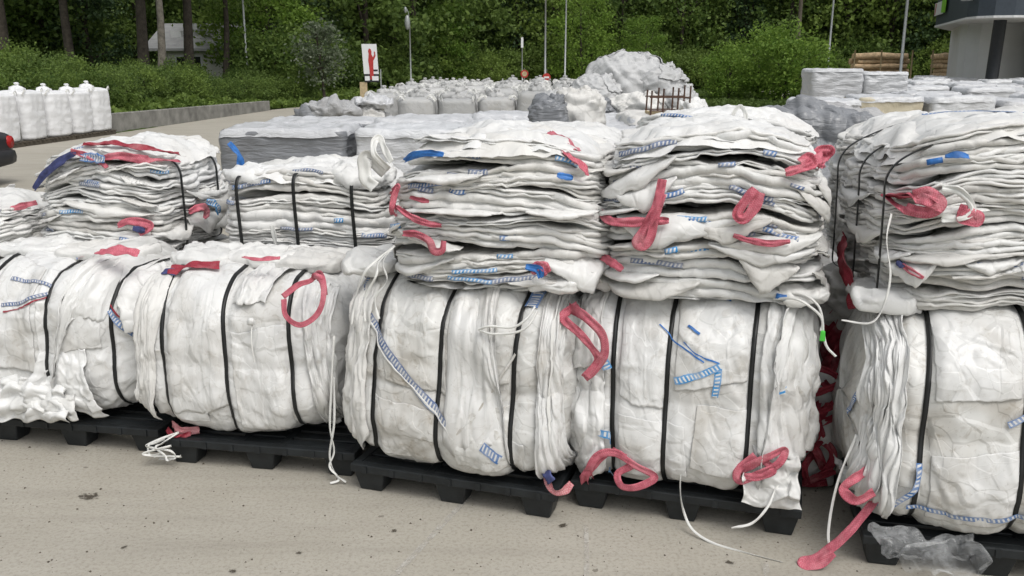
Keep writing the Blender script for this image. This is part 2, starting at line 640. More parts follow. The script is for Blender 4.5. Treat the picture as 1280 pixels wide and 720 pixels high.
m = NT('chalk_line')
tr = m.n('ShaderNodeBsdfTransparent')
mx = m.n('ShaderNodeMixShader')
m.set(Base_Color=(.56, .54, .49, 1), Roughness=.95)
m.l(m.ramp(m.noise(m.vec(), 18, 5, .7), [(.38, (0, 0, 0)), (.62, (.8, .8, .8))]), mx.inputs[0])
m.l(tr.outputs[0], mx.inputs[1])
m.l(m.b.outputs[0], mx.inputs[2])
m.l(mx.outputs[0], m.out.inputs['Surface'])
M['chalk'] = m.m
#@@STRUCT

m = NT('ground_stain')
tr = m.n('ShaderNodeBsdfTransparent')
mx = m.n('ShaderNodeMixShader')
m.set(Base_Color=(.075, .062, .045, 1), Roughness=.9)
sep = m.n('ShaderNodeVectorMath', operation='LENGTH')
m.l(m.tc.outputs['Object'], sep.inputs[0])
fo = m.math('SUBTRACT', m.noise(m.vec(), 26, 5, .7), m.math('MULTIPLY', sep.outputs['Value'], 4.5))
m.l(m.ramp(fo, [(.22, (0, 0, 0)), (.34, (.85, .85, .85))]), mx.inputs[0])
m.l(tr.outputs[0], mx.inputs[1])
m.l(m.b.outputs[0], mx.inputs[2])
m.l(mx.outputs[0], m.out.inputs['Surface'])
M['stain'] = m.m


# ------------------------------------------------------------------ wrinkle fields: a sheet squeezed sideways until it buckles
def _up(P):
    n = P.shape[0]
    Q = np.zeros((2 * n, 2 * n, P.shape[2]))
    Pi, Pj, Pij = np.roll(P, -1, 0), np.roll(P, -1, 1), np.roll(np.roll(P, -1, 0), -1, 1)
    Q[::2, ::2] = P
    Q[1::2, ::2] = .5 * (P + Pi)
    Q[::2, 1::2] = .5 * (P + Pj)
    Q[1::2, 1::2] = .25 * (P + Pi + Pj + Pij)
    return Q


def _pfield(n, R_, k=3):
    """smooth periodic random field, 0..1"""
    i, j = np.meshgrid(np.arange(n) / n, np.arange(n) / n, indexing='ij')
    f = np.zeros((n, n))
    for a in range(-k, k + 1):
        for b in range(-k, k + 1):
            w = 1.0 / (1 + .35 * (a * a + b * b))
            f += w * np.cos(2 * PI * (a * i + b * j) + R_[a + k, b + k] * 2 * PI)
    f = (f - f.min()) / (f.max() - f.min())
    return f


def buckle(seed, ex=.06, ey=.06, levels=((24, 150), (48, 120), (96, 90), (192, 60)), pull=.02, one_sided=True, bend=.35, fk=3):
    """periodic unit tile; returns lateral and height displacement, (n,n,3) in tile units"""
    R_ = np.random.RandomState(seed)
    n0 = levels[0][0]
    q = [R_.rand(2 * fk + 1, 2 * fk + 1) for _ in range(4)]
    U = np.zeros((n0, n0, 3))
    U[..., 2] = .10 * _pfield(n0, q[0], fk) + .012 * R_.randn(n0, n0)
    for li, (n, it) in enumerate(levels):
        if li:
            U = _up(U)
            U[..., 2] += .03 / n * R_.randn(n, n)
        i, j = np.meshgrid(np.arange(n), np.arange(n), indexing='ij')
        B = np.stack([i / n, j / n, np.zeros((n, n))], -1)
        P = B + U
        h = 1.0 / n
        # surplus cloth differs from place to place and by direction
        sx = 1 + ex * (2.6 * _pfield(n, q[1], fk) ** 2 - .1)
        sy = 1 + ey * (2.6 * _pfield(n, q[2], fk) ** 2 - .1)
        sd = .5 * (sx + sy) + .5 * (ex + ey) * (_pfield(n, q[3], fk) - .5)
        sd2 = sx + sy - sd
        cons = [((1, 0), h * sx, 1.0), ((0, 1), h * sy, 1.0), ((1, 1), h * 2 ** .5 * sd, .6), ((1, -1), h * 2 ** .5 * sd2, .6), ((2, 0), 2 * h * sx, bend), ((0, 2), 2 * h * sy, bend),
                ((2, 2), 8 ** .5 * h * sd, bend * .6), ((2, -2), 8 ** .5 * h * sd2, bend * .6)]
        for t in range(it):
            acc = np.zeros_like(P)
            D_ = P - B
            for (a, b), L, k in cons:
                step = np.array([a / n, b / n, 0])
                d = np.roll(np.roll(D_, -a, 0), -b, 1) - D_ + step
                l = np.sqrt((d * d).sum(-1))
                c = ((.5 * k) * (1 - L / np.maximum(l, 1e-9)))[..., None] * d
                acc += c
                acc -= np.roll(np.roll(c, a, 0), b, 1)
            P = P + acc * .30
            P[..., 2] *= 1 - pull * 24 / n
            if one_sided:
                P[..., 2] = np.maximum(P[..., 2], 0)
        U = P - B
    U[..., 2] -= U[..., 2].mean()
    return U


class Tile:
    def __init__(s, U):
        s.n = U.shape[0]
        z = U[..., 2] / U[..., 2].std()
        s.H = np.clip(z - z.mean(), -3.0, 3.5)

    def at(s, x, y, size=1.0, rot=0.0, ox=0.0, oy=0.0):
        """height (deviation 1) at metres x, y when one tile spans `size` metres"""
        c, q = math.cos(rot), math.sin(rot)
        u = ((x * c - y * q) / size + ox) % 1.0 * s.n
        v = ((x * q + y * c) / size + oy) % 1.0 * s.n
        i, j = u.astype(int) % s.n, v.astype(int) % s.n
        a, b = u - np.floor(u), v - np.floor(v)
        i2, j2 = (i + 1) % s.n, (j + 1) % s.n
        H = s.H
        return ((1 - a) * ((1 - b) * H[i, j] + b * H[i, j2]) + a * ((1 - b) * H[i2, j] + b * H[i2, j2]))


TA = Tile(buckle(1, .04, .04, pull=.004, bend=.8))       # creased both ways
TB = Tile(buckle(2, .06, .012, pull=.004, bend=.8))      # folds mostly one way
TC = Tile(buckle(3, .12, .10, pull=.002, one_sided=False, bend=.6))    # deep crumple


def wrinkle(T, x, y, size, seed):
    """wrinkle field with a seeded turn and shift, gently warped so that tiles do not repeat"""
    R_ = np.random.RandomState(seed * 13 + 5)
    wx = .10 * size * np.sin(2.1 * y / size + seed) + .05 * size * np.sin(5.3 * x / size + 2.2 * seed)
    wy = .10 * size * np.sin(1.7 * x / size + 1.3 * seed) + .05 * size * np.sin(4.7 * y / size + seed)
    return T.at(x + wx, y + wy, size, R_.rand() * 6.28, R_.rand(), R_.rand())


def crease_lines(x, y, ext, seed, k=60, amp=.004, w=.012, L=(.12, .5), bias=0.0):
    """straight pressed-in fold lines on a sheet; ext = (x0, x1, y0, y1)"""
    R_ = np.random.RandomState(seed)
    D = np.zeros(x.shape)
    for _ in range(k):
        cx, cy = ext[0] + (ext[1] - ext[0]) * R_.rand(), ext[2] + (ext[3] - ext[2]) * R_.rand()
        a = R_.rand() * PI if R_.rand() > bias else PI / 2 + .3 * R_.randn()
        l = (L[0] + (L[1] - L[0]) * R_.rand() ** 2) * .5
        s_ = amp * (.4 + R_.rand()) * (1 if R_.rand() < .7 else -1)
        ww = w * (.6 + R_.rand())
        dx, dy = x - cx, y - cy
        t = dx * math.cos(a) + dy * math.sin(a)
        d = -dx * math.sin(a) + dy * math.cos(a) + .05 * t * t / l * R_.randn()
        m = np.abs(t) < l
        e = np.exp(-np.abs(d) / ww) - .45 * np.exp(-np.abs(d - 2.2 * ww) / (2 * ww)) * np.sign(s_)
        D += np.where(m, s_ * e * (1 - (t / l) ** 2), 0)
    return D


ORD = ['first', 'second', 'third', 'fourth', 'fifth', 'sixth', 'seventh', 'eighth', 'ninth', 'tenth', 'eleventh', 'twelfth', 'thirteenth', 'fourteenth']


def facets(x, y, size, seed, sharp=26.0):
    """crumple of flat patches meeting in straight creases; deviation about 0.15 * size at unit tilt"""
    px, py = x / size, y / size
    ix, iy = np.floor(px).astype(np.int64), np.floor(py).astype(np.int64)
    ds, hs = [], []
    z = np.zeros_like(ix)
    for a in (-1, 0, 1):
        for b in (-1, 0, 1):
            h = _h(ix + a, iy + b, z, seed * 7 + 3)
            cx = ix + a + .1 + .8 * (h & 255) / 255.
            cy = iy + b + .1 + .8 * ((h >> 8) & 255) / 255.
            gx = ((h >> 16) & 255) / 127.5 - 1
            gy = ((h >> 24) & 255) / 127.5 - 1
            ds.append(np.hypot(px - cx, py - cy))
            hs.append(gx * (px - cx) + gy * (py - cy))
    D_ = np.stack(ds)
    W = np.exp(-sharp * (D_ - D_.min(0)))
    return (W * np.stack(hs)).sum(0) / W.sum(0) * size

# ================================================================== ground
def sheet(name, pts, z, mat):
    return mk(name, [(x, y, z) for x, y in pts], [tuple(range(len(pts)))], mat, None, False)


EDGE = np.array([(-14.5, -60), (-13.55, 18), (-12.25, 29), (-10.95, 42.5), (-6.5, 58), (0, 68), (24, 70), (34, 62), (70, 60)], float)
yard = sheet('yard', [(-14.4, -14)] + [tuple(p) for p in EDGE[1:]] + [(70, -14)], 0, M['yard'])
tag(yard, kind='structure')


def edge_dist(x, y):
    """metres outside the yard edge (negative inside)"""
    best = np.full(x.shape, 1e9)
    sgn = np.ones(x.shape)
    for (ax, ay), (bx, by) in zip(EDGE[:-1], EDGE[1:]):
        dx, dy = bx - ax, by - ay
        t = np.clip(((x - ax) * dx + (y - ay) * dy) / (dx * dx + dy * dy), 0, 1)
        d = np.hypot(x - ax - t * dx, y - ay - t * dy)
        side = dx * (y - ay) - dy * (x - ax)
        up = d < best
        best = np.where(up, d, best)
        sgn = np.where(up, np.sign(side), sgn)
    return best * sgn


def terrain_z(x, y):
    x, y = np.asarray(x, float), np.asarray(y, float)
    d = edge_dist(x, y)
    left = np.clip((46 - y) / 10, 0, 1)
    dd = np.maximum(d, 0)
    z = .42 * left * np.clip(d / .5, 0, 1) + .075 * dd + .16 * np.maximum(dd - 16, 0)
    z = z + .25 * noise3(st(x * .16, y * .16, .5), 5) * np.clip(dd / 4, 0, 1)
    z = np.minimum(z, 26 + 2 * noise3(st(x * .03, y * .03, 1.5), 6))
    return np.where(d <= .02, -.25, z - .02)


gx = np.concatenate([np.linspace(-600, -70, 14), np.linspace(-64, 64, 140), np.linspace(72, 600, 14)])
gy = np.concatenate([np.linspace(-300, -20, 8), np.linspace(-12, 110, 150), np.linspace(118, 900, 20)])
X, Y = np.meshgrid(gx, gy, indexing='ij')
ter = mk('terrain', st(X, Y, terrain_z(X, Y)).reshape(-1, 3), gridf(len(gx), len(gy))[:, ::-1].copy(), M['floor_woods'], None, True)
tag(ter, kind='structure')
verge = mk('grass_verge', [(9.3, 43.5, .006), (10.5, 42.6, .006), (13.4, 43.2, .006), (14.6, 45.5, .006), (14.2, 62, .006), (9.0, 62, .006), (8.6, 48, .006)], [tuple(range(7))], M['floor_woods'], None, False)
tag(verge, kind='structure')

# faint chalk and tyre traces on the yard
for pts in ([(-.62, 3.25), (-.585, 3.25), (-.20, 4.25), (-.23, 4.25)], [(.30, 3.42), (.325, 3.42), (.36, 3.95), (.34, 3.95)], [(1.02, 3.15), (1.05, 3.15), (1.12, 3.62), (1.09, 3.62)]):
    q = sheet('chalk_mark', pts, .004, M['chalk'])
    tag(q, kind='structure')

# dark spots trodden into the yard
for (x_, y_), k_ in (((-2.13, 4.25), 1.0), ((-.17, 3.35), .85), ((.24, 3.95), .5), ((-1.2, 3.55), .4), ((.95, 3.62), .4), ((-.55, 3.9), .35), ((-2.6, 3.9), .5), ((1.45, 3.75), .4), ((-1.75, 3.75), .3), ((-.95, 3.7), .3)):
    q = sheet('ground_stain', [(-.14, -.14), (.14, -.14), (.14, .14), (-.14, .14)], 0, M['stain'])
    q.location = (x_, y_, .004)
    q.scale = (k_ * .8, k_ * .55, 1)
    q.rotation_euler.z = x_ * 3
    tag(q, kind='structure')

# loose grit
R2 = np.random.RandomState(12)
ng = 900
gp = np.column_stack([-3.4 + 6.2 * R2.rand(ng), 2.9 + 2.1 * R2.rand(ng), np.zeros(ng)])
gs = .0025 + .0055 * R2.rand(ng) ** 3
tet = np.array([(-1, -.8, 0), (1, -.7, 0), (.1, 1, 0), (0, .1, 1.1)])
ga = R2.rand(ng) * 6.28
rot = np.stack([np.stack([np.cos(ga), -np.sin(ga), 0 * ga], -1), np.stack([np.sin(ga), np.cos(ga), 0 * ga], -1), np.stack([0 * ga, 0 * ga, 1 + 0 * ga], -1)], 1)
gv = np.einsum('nij,kj->nki', rot, tet) * gs[:, None, None] + gp[:, None]
gf = (np.arange(ng)[:, None, None] * 4 + np.array([(0, 1, 3), (1, 2, 3), (2, 0, 3)])[None]).reshape(-1, 3)
tag(mk('grit', gv.reshape(-1, 3), gf, M['wood_pole'], None, False), 'fine dark grit scattered over the yard before the pallets', 'grit', kind='stuff')

# ------------------------------------------------------------------ retaining wall
wr = empty('retaining_wall', (-12.25, 29, 0))
tag(wr, 'weathered low grey concrete retaining wall below the wooded bank', 'wall')
W = [(-14.0, -10), (-13.42, 18), (-12.13, 29), (-10.85, 42.0)]
hs = [.66, .64, .58, .42]
seg = []
for i in range(3):
    (ax, ay), (bx, by) = W[i], W[i + 1]
    n = max(1, int(round(math.hypot(bx - ax, by - ay) / 3.3)))
    for j in range(n):
        t0, t1 = j / n, (j + 1) / n
        seg.append(((ax + (bx - ax) * t0, ay + (by - ay) * t0, hs[i] + (hs[i + 1] - hs[i]) * t0), (ax + (bx - ax) * t1, ay + (by - ay) * t1, hs[i] + (hs[i + 1] - hs[i]) * t1)))
for (ax, ay, ha), (bx, by, hb) in seg:
    d = nrm(np.array([bx - ax, by - ay]))
    g_ = .008
    ax, ay, bx, by = ax + d[0] * g_, ay + d[1] * g_, bx - d[0] * g_, by - d[1] * g_
    n2 = np.array([-d[1], d[0]]) * .28
    V = [(ax, ay, -.1), (bx, by, -.1), (bx + n2[0], by + n2[1], -.1), (ax + n2[0], ay + n2[1], -.1), (ax, ay, ha), (bx, by, hb), (bx + n2[0], by + n2[1], hb), (ax + n2[0], ay + n2[1], ha)]
    V = [(x - wr.location.x, y - wr.location.y, z) for x, y, z in V]
    o = mk('panel', V, [(3, 2, 1, 0), (4, 5, 6, 7), (0, 1, 5, 4), (1, 2, 6, 5), (2, 3, 7, 6), (3, 0, 4, 7)], M['concrete'], wr, False)
    bv = o.modifiers.new('bevel', 'BEVEL')
    bv.width = .015

# ------------------------------------------------------------------ building with the slate canopy, upper right
bd = empty('canopy_building', (23.3, 44, 0))
tag(bd, 'white building with dark slate canopy band at the upper right', 'building')


def ring_prism(name, pts, z0, z1, mat, parent, org=(24, 44)):
    mb = MB()
    q = [(x - org[0], y - org[1]) for x, y in pts]
    mb.hull(q, q, z0, z1)
    return mb.build(name, mat, parent)


def round_corner(c, r, a0, a1, n=10):
    return [(c[0] + r * math.cos(a), c[1] + r * math.sin(a)) for a in np.linspace(a0, a1, n)]


# canopy outline: far left end, rounded near corner, front edge running off to the right
can = [(26.5, 56.0), (22.8, 50.0), (21.6, 46.0), (20.55, 42.6), (19.95, 40.6), (19.9, 39.6), (20.3, 39.0), (21.0, 38.75), (46, 38.6), (46, 56)]
ring_prism('soffit', can, 3.86, 3.95, M['soffit'], bd)
can2 = [(30 + (x - 30) * .995, 47 + (y - 47) * .995) for x, y in can]
ring_prism('fascia', can2, 3.952, 6.6, M['fascia'], bd)
wallp = [(26, 55), (22.6, 46.6), (22.45, 45.6), (22.7, 44.8), (23.2, 44.3), (45, 43.8), (45, 55)]
ring_prism('wall', wallp, 0, 3.858, M['b_white'], bd)
mb = MB()
mb.box(22.35 - 24, 45 - 24, 42.9 - 44, 43.15 - 44, .5, 3.855)
mb.box(24.2 - 24, 45 - 24, 43.16 - 44, 43.19 - 44, .0, .5)
o = mb.build('wall_panel', M['b_grey'], bd)
o.location.x = 1.9
mb = MB()
mb.tube([(21.5 - 24, 41 - 44, 0), (21.62 - 24, 41 - 44, 3.86)], .26, 14)
mb.build('column', M['col_dark'], bd, True)
mb = MB()
mb.tube([(24.3 - 24, 41.2 - 44, 0), (24.3 - 24, 41.2 - 44, 3.86)], .26, 14)
mb.build('column', M['col_dark'], bd, True)
# logo panel on the left end of the canopy
lg = empty('logo_sign', (21.46, 48.05, 4.42))
lg.rotation_euler.z = rad(-106.7)
tag(lg, 'white sign with red stroke and green leaf shape on the slate canopy', 'sign')
mb = MB()
mb.box(-1.9, 1.0, -.04, .0, 0, .62)
mb.build('panel', M['sign_white'], lg)
mb = MB()
mb.add([(-1.8, -.046, .05), (-1.5, -.046, .05), (-1.25, -.046, .58), (-1.55, -.046, .58)], [(0, 1, 2, 3)])
mb.build('red_stroke', M['sign_red'], lg)
mb = MB()
mb.add([(.55, -.05, .06), (1.75, -.05, .02), (1.9, -.05, .62), (1.3, -.05, 1.0), (.6, -.05, .66)], [(0, 1, 2, 3, 4)])
o = mb.build('green_leaf', M['sign_green'], lg)
sm = o.modifiers.new('solid', 'SOLIDIFY')
sm.thickness = .03
fl = empty('floodlight', (19.15, 40.25, 4.75))
fl.rotation_euler.z = rad(-50)
tag(fl, 'small grey floodlight fixed on the slate canopy', 'lamp')
mb = MB()
mb.hull([(-.24, -.32), (.20, -.32), (.16, -.05), (-.2, -.05)], [(-.24, -.26), (.2, -.26), (.16, -.05), (-.2, -.05)], -.16, .16)
mb.build('housing', M['pole'], fl, bevel=.02)
mb = MB()
mb.box(-.04, .04, -.06, .32, -.05, .05)
mb.build('bracket', M['pole'], fl)
mb = MB()
mb.box(-.2, .16, -.335, -.322, -.12, .12)
mb.build('lens', M['b_grey'], fl)

# ------------------------------------------------------------------ house in the wood
HX, HY = -17.0, 57
HZ = float(terrain_z(np.array([HX]), np.array([HY]))[0])
hs_ = empty('house', (HX, HY, HZ - .3))
hs_.scale.x = 1.25
tag(hs_, 'pale house with shallow grey roof half hidden by the trees at left', 'house')
mb = MB()
mb.box(-3.4, 4.2, 0, 6, 0, 2.45)
mb.build('wall', M['house_wall'], hs_)
mb = MB()
mb.add([(-3.9, -.8, 2.35), (4.7, -.8, 2.35), (4.7, 3.0, 3.9), (-3.9, 3.0, 3.9), (-3.9, 6.7, 2.35), (4.7, 6.7, 2.35), (-3.9, -.8, 2.5), (4.7, -.8, 2.5), (4.7, 3.0, 4.06), (-3.9, 3.0, 4.06), (-3.9, 6.7, 2.5), (4.7, 6.7, 2.5)],
       [(0, 1, 2, 3), (3, 2, 5, 4), (6, 9, 8, 7), (9, 10, 11, 8), (0, 6, 7, 1), (4, 5, 11, 10), (0, 3, 9, 6), (3, 4, 10, 9), (1, 7, 8, 2), (2, 8, 11, 5)])
mb.build('roof', M['roof_grey'], hs_)
for x0, x1 in ((-2.6, -1.3), (-.2, 1.6), (2.4, 3.6)):
    mb = MB()
    mb.box(x0, x1, -.03, .04, 1.0, 2.1)
    wdw = mb.build('window', M['sign_white'], hs_)
    mb = MB()
    mb.box(x0 + .08, x1 - .08, -.045, -.02, 1.08, 2.02)
    mb.build('pane', M['dark_glass'], wdw)
mb = MB()
mb.box(-2.95, -2.45, .8, 1.25, 3.0, 3.55)
mb.build('skylight', M['sign_white'], hs_)

# ================================================================== pallets
def make_pallet(w=1.08, d=1.0):
    root = empty('plastic_pallet', (0, 0, 0))
    hw = w / 2
    z1 = .15
    mb = MB()                                    # frame: rim lip and cross beams
    t = .045
    mb.box(-hw, hw, 0, t, .105, z1)
    mb.box(-hw, hw, d - t, d, .105, z1)
    for x in (-hw, -.14, .14 - t, hw - t):
        mb.box(x, x + t, t, d - t, .107, z1 - .002)
    mb.build('frame', M['pallet'], root, bevel=.006)
    n = 9
    for i in range(n):                           # deck slats with gaps
        y0 = t + .008 + i * (d - 2 * t - .016) / n
        y1 = y0 + (d - 2 * t - .016) / n - .028
        mb = MB()
        mb.box(-hw + t, hw - t, y0, y1, .128, z1 - .004)
        mb.build('slat', M['pallet'], root, bevel=.004)
    for x in (-hw + .095, 0, hw - .095):         # nine tapered cup feet
        for y in (.09, d / 2, d - .09):
            mb = MB()
            a, b, c, e = .088, .06, .078, .056
            lo = [(x - b, y - e), (x + b, y - e), (x + b, y + e), (x - b, y + e)]
            hi = [(x - a, y - c), (x + a, y - c), (x + a, y + c), (x - a, y + c)]
            mb.hull(lo, hi, 0, .118)
            mb.build('foot', M['pallet'], root, bevel=.008)
    # raised lip marks along the front edge
    for k in range(7):
        mb = MB()
        x = -hw + .08 + k * (w - .16) / 6
        mb.box(x - .012, x + .012, -.006, .012, .108, .146)
        mb.build('rib', M['pallet'], root)
    return root


pallet0 = make_pallet()
PAL = {
    'A1': ((-2.49, 4.85), -10.5, 'black plastic pallet under the leftmost strapped bale, cut by the picture edge'),
    'A2': ((-1.35, 4.54), -10.5, 'black plastic pallet under the smooth bale with a red loop at its top corner'),
    'A3': ((-.31, 4.15), -18.5, 'black plastic pallet under the bale with the long diagonal blue seam'),
    'A4': ((.80, 3.97), -17.0, 'black plastic pallet under the bale with three pink loops'),
    'A5': ((2.04, 3.48), -12.0, 'black plastic pallet at right with clear film hanging over its corner'),
}
first = True
for k, ((x, y), yaw, lab) in PAL.items():
    p = pallet0 if first else copy_tree(pallet0)
    first = False
    p.location = (x, y, 0)
    p.rotation_euler.z = rad(yaw)
    tag(p, lab, 'pallet', 'plastic pallets under the front bales')


def place(fx, fy, yaw, xo, yo):
    c, s = math.cos(rad(yaw)), math.sin(rad(yaw))
    return fx + c * xo - s * yo, fy + s * xo + c * yo


# ================================================================== strapped bales
class Surf:
    """closed surface sampled on a grid: u runs along the bale, v around it"""

    def __init__(s, G):
        s.G = G
        s.N = s.normals(G)

    @staticmethod
    def normals(G):
        du = np.gradient(G, axis=0)
        dv = (np.roll(G, -1, 1) - np.roll(G, 1, 1)) * .5
        return nrm(np.cross(du, dv))

    def at(s, tu, tv, off=0.0):
        nu, nv = s.G.shape[:2]
        tu = np.clip(np.asarray(tu, float), 0, 1) * (nu - 1.001)
        tv = np.asarray(tv, float) % 1.0 * nv
        i = tu.astype(int)
        j = tv.astype(int) % nv
        a, b = (tu - i)[..., None], (tv - np.floor(tv))[..., None]
        j2 = (j + 1) % nv

        def f(A):
            return (1 - a) * ((1 - b) * A[i, j] + b * A[i, j2]) + a * ((1 - b) * A[i + 1, j] + b * A[i + 1, j2])
        n = nrm(f(s.N))
        return f(s.G) + n * np.asarray(off, float)[..., None], n

    def find(s, x, z):
        """grid parameters of the front-side point at local x, z"""
        G = s.G
        d = (G[..., 0] - x) ** 2 + (G[..., 2] - z) ** 2 + np.where(s.N[..., 1] > .25, 9.0, 0.0) + np.where(G[..., 1] > 0.05, 9.0, 0)
        i, j = np.unravel_index(np.argmin(d), d.shape)
        return i / (G.shape[0] - 1.001), j / G.shape[1]

    def path(s, pts, n=40, off=.006):
        q = np.array([s.find(*p[:2]) for p in pts])
        offs = np.array([p[2] if len(p) > 2 else off for p in pts])
        c = catmull(np.column_stack([q, offs]), n)
        return s.at(c[:, 0], c[:, 1], c[:, 2])


def barrel_grid(a, b, c, straps, seed, nu=200, nv=270, lump=.015, fold=.006, ny=2.7, mx=4.0, endamp=.02, sag=0.0):
    """half sizes a (length) b (depth) c (height); base sits on z = 0"""
    t = np.linspace(-PI / 2, PI / 2, 2000)
    X = a * np.sign(np.sin(t)) * np.abs(np.sin(t)) ** (2 / mx)
    S = np.abs(np.cos(t)) ** (2 / mx)
    L = np.concatenate([[0], np.cumsum(np.hypot(np.diff(X), np.diff(S * min(b, c))))])
    q = np.linspace(0, L[-1], nu)
    X, S = np.interp(q, L, X), np.interp(q, L, S)
    ring, rn = supell(b, c, ny, nv, -PI / 2)      # starts at the bottom
    yy, zz = -ring[:, 0], ring[:, 1]              # goes bottom > front > top > back
    G = np.zeros((nu, nv, 3))
    G[..., 0] = X[:, None]
    G[..., 1] = S[:, None] * yy[None]
    G[..., 2] = S[:, None] * zz[None]
    per = np.linalg.norm(np.diff(np.vstack([ring, ring[:1]]), axis=0), axis=1)
    arc = np.concatenate([[0], np.cumsum(per)])[:-1]
    N = Surf.normals(G)
    x = G[..., 0]
    sa = np.broadcast_to(arc[None], x.shape)
    ends = np.clip((np.abs(x) / a - .62) / .3, 0, 1)
    D = lump * fbm(G * 2.6 + seed * 3.1, seed, 3)
    D += fold * wrinkle(TA, x, sa, 1.5, seed) + .22 * fold * wrinkle(TA, x, sa, .6, seed + 9) + .3 * fold * wrinkle(TB, x, sa, .75, seed + 5)
    # gathers at the ends run round the bale
    D += endamp * ends * ((1 - np.clip(np.abs(noise3(st(x * 15 + 1.4 * noise3(st(x * 2, sa * 2.5, seed), 3), sa * 1.4, seed + .5), seed + 9)) * 2.6, 0, 1)) ** 1.3 - .3)
    D += .2 * endamp * ends * noise3(st(x * 5, sa * 4, seed + 8.5), seed + 4)
    if nu > 120:
        wx, wy = x + .05 * noise3(st(x * 4, sa * 4, seed), 1), sa + .05 * noise3(st(x * 4, sa * 4, seed + 5), 2)
        D += crease_lines(x, sa, (-a, a, 0, arc[-1]), seed, 140, .0055, .008, (.10, .6), .2)
        D += .05 * facets(wx, wy * .7, .30, seed)
    for xs in straps:
        dx = x - xs
        D -= .020 * np.exp(-(dx / .035) ** 2)
        D += .011 * np.exp(-np.abs(dx) / .09) * (1 - np.clip(np.abs(noise3(st(dx * 5, sa * 12, seed + xs * 7), seed + 2)) * 3, 0, 1)) * (1 - np.exp(-(dx / .03) ** 2))
    D += .02 * np.cos(np.clip(x / a, -1, 1) * PI * 1.5) ** 2 * 0
    G = G + N * D[..., None]
    # rest flat on the deck; the belly sags over the front edge of the pallet
    z = G[..., 2] + c
    if sag:
        t = np.clip((.48 * 2 * c - z) / (.48 * 2 * c), 0, 1)
        f = np.clip((-.15 - G[..., 1]) / .25, 0, 1)
        G[..., 1] -= sag * 1.1 * f * np.sin(np.clip(t, 0, .8) * PI * .72) * (1 - .5 * (x / a) ** 4)
        over = np.clip((-.505 - G[..., 1]) / .03, 0, 1)
        z = z - sag * f * t
        G[..., 2] = np.where(z < .05, .05 * np.exp((z - .05) / .05), z) * (1 - over) + np.maximum(z, -.075 + .3 * np.maximum(-.045 - z, 0) * 0) * over
        G[..., 2] = np.maximum(G[..., 2], np.where(over > .5, -.08, .001))
        return G
    G[..., 2] = np.where(z < .05, .05 * np.exp((z - .05) / .05), z)
    return G


FILLET = {}


def strapped_bale(name, loc, yaw, dims, straps, seed, mat, label, group, res=(200, 270), slant=0.0, **k):
    root = empty(name, loc, yaw)
    tag(root, label, 'bale', group)
    a, b, c = dims
    G = barrel_grid(a, b, c, straps, seed, *res, **k)
    nu, nv = G.shape[:2]
    uv = np.stack(np.meshgrid(np.linspace(0, 2 * a + b, nu), np.linspace(0, 3.4 * (b + c), nv), indexing='ij'), -1).reshape(-1, 2)
    S = Surf(G)
    S.straps = list(straps)
    mk('wrapper', G.reshape(-1, 3), gridf(nu, nv, False, True)[:, ::-1].copy(), mat, root, True, uv)
    xm = G[:, :, 0].mean(1)
    for i, xs in enumerate(straps):
        tv = np.linspace(0, 1, 150)
        sl = slant[i] if isinstance(slant, (list, tuple)) else slant
        xx = xs + sl * np.cos(2 * PI * tv) * .5 + .006 * np.sin(tv * 9 + seed + i)
        tu = np.interp(xx, xm, np.linspace(0, 1, nu))
        P, N = S.at(tu, tv, .0065)
        Pf, _ = S.at(tu, tv, .0065)
        # straps pull straight: smooth the path a little
        for _ in range(6):
            P[1:-1] = .5 * P[1:-1] + .25 * (P[:-2] + P[2:])
        out = ((P - Pf) * N).sum(1, keepdims=True)
        P = P - N * np.minimum(out, 0)
        ribbon('strap', P, N, .0215, .003, M['strap'], root, across=2)
    return root, S


def deco(root, S, name, pts, width, mat, off=.0125, n=40, thick=.0, na=0.0, twist=0.0, seed=0, across=5):
    """flat print, seam or strip that follows every wrinkle of the bale"""
    g = np.array([S.find(*p[:2]) for p in pts])
    offs = np.array([p[2] if len(p) > 2 else off for p in pts])
    c = catmull(np.column_stack([g, offs]), n)
    Lu = np.linalg.norm(np.diff(S.G, axis=0), axis=2).sum(0).mean()
    Lv = np.linalg.norm(np.diff(S.G, axis=1), axis=2).sum(1)[S.G.shape[0] // 2]
    t = np.gradient(c[:, :2] * np.array([Lu, Lv]), axis=0)
    t = t / np.maximum(np.linalg.norm(t, axis=1, keepdims=True), 1e-9)
    L = np.concatenate([[0], np.cumsum(np.linalg.norm(np.diff(c[:, :2] * np.array([Lu, Lv]), axis=0), axis=1))])
    qq = np.linspace(-.5, .5, across)
    pu = c[:, None, 0] - t[:, None, 1] * width * qq[None] / Lu
    pv = c[:, None, 1] + t[:, None, 0] * width * qq[None] / Lv
    h = np.broadcast_to(c[:, None, 2], pu.shape) + thick * (1 - (2 * qq[None]) ** 2)
    if na:
        h = h + na * (noise3(st(L[:, None] * 14, qq[None] * 2.5, seed + .3), seed) + .5)
    P, _ = S.at(pu, pv, np.maximum(h, .002))
    uv = np.stack(np.broadcast_arrays(L[:, None], qq[None] + .5), -1).reshape(-1, 2)
    return mk(name, P.reshape(-1, 3), gridf(n, across), M[mat] if isinstance(mat, str) else mat, root, True, uv)


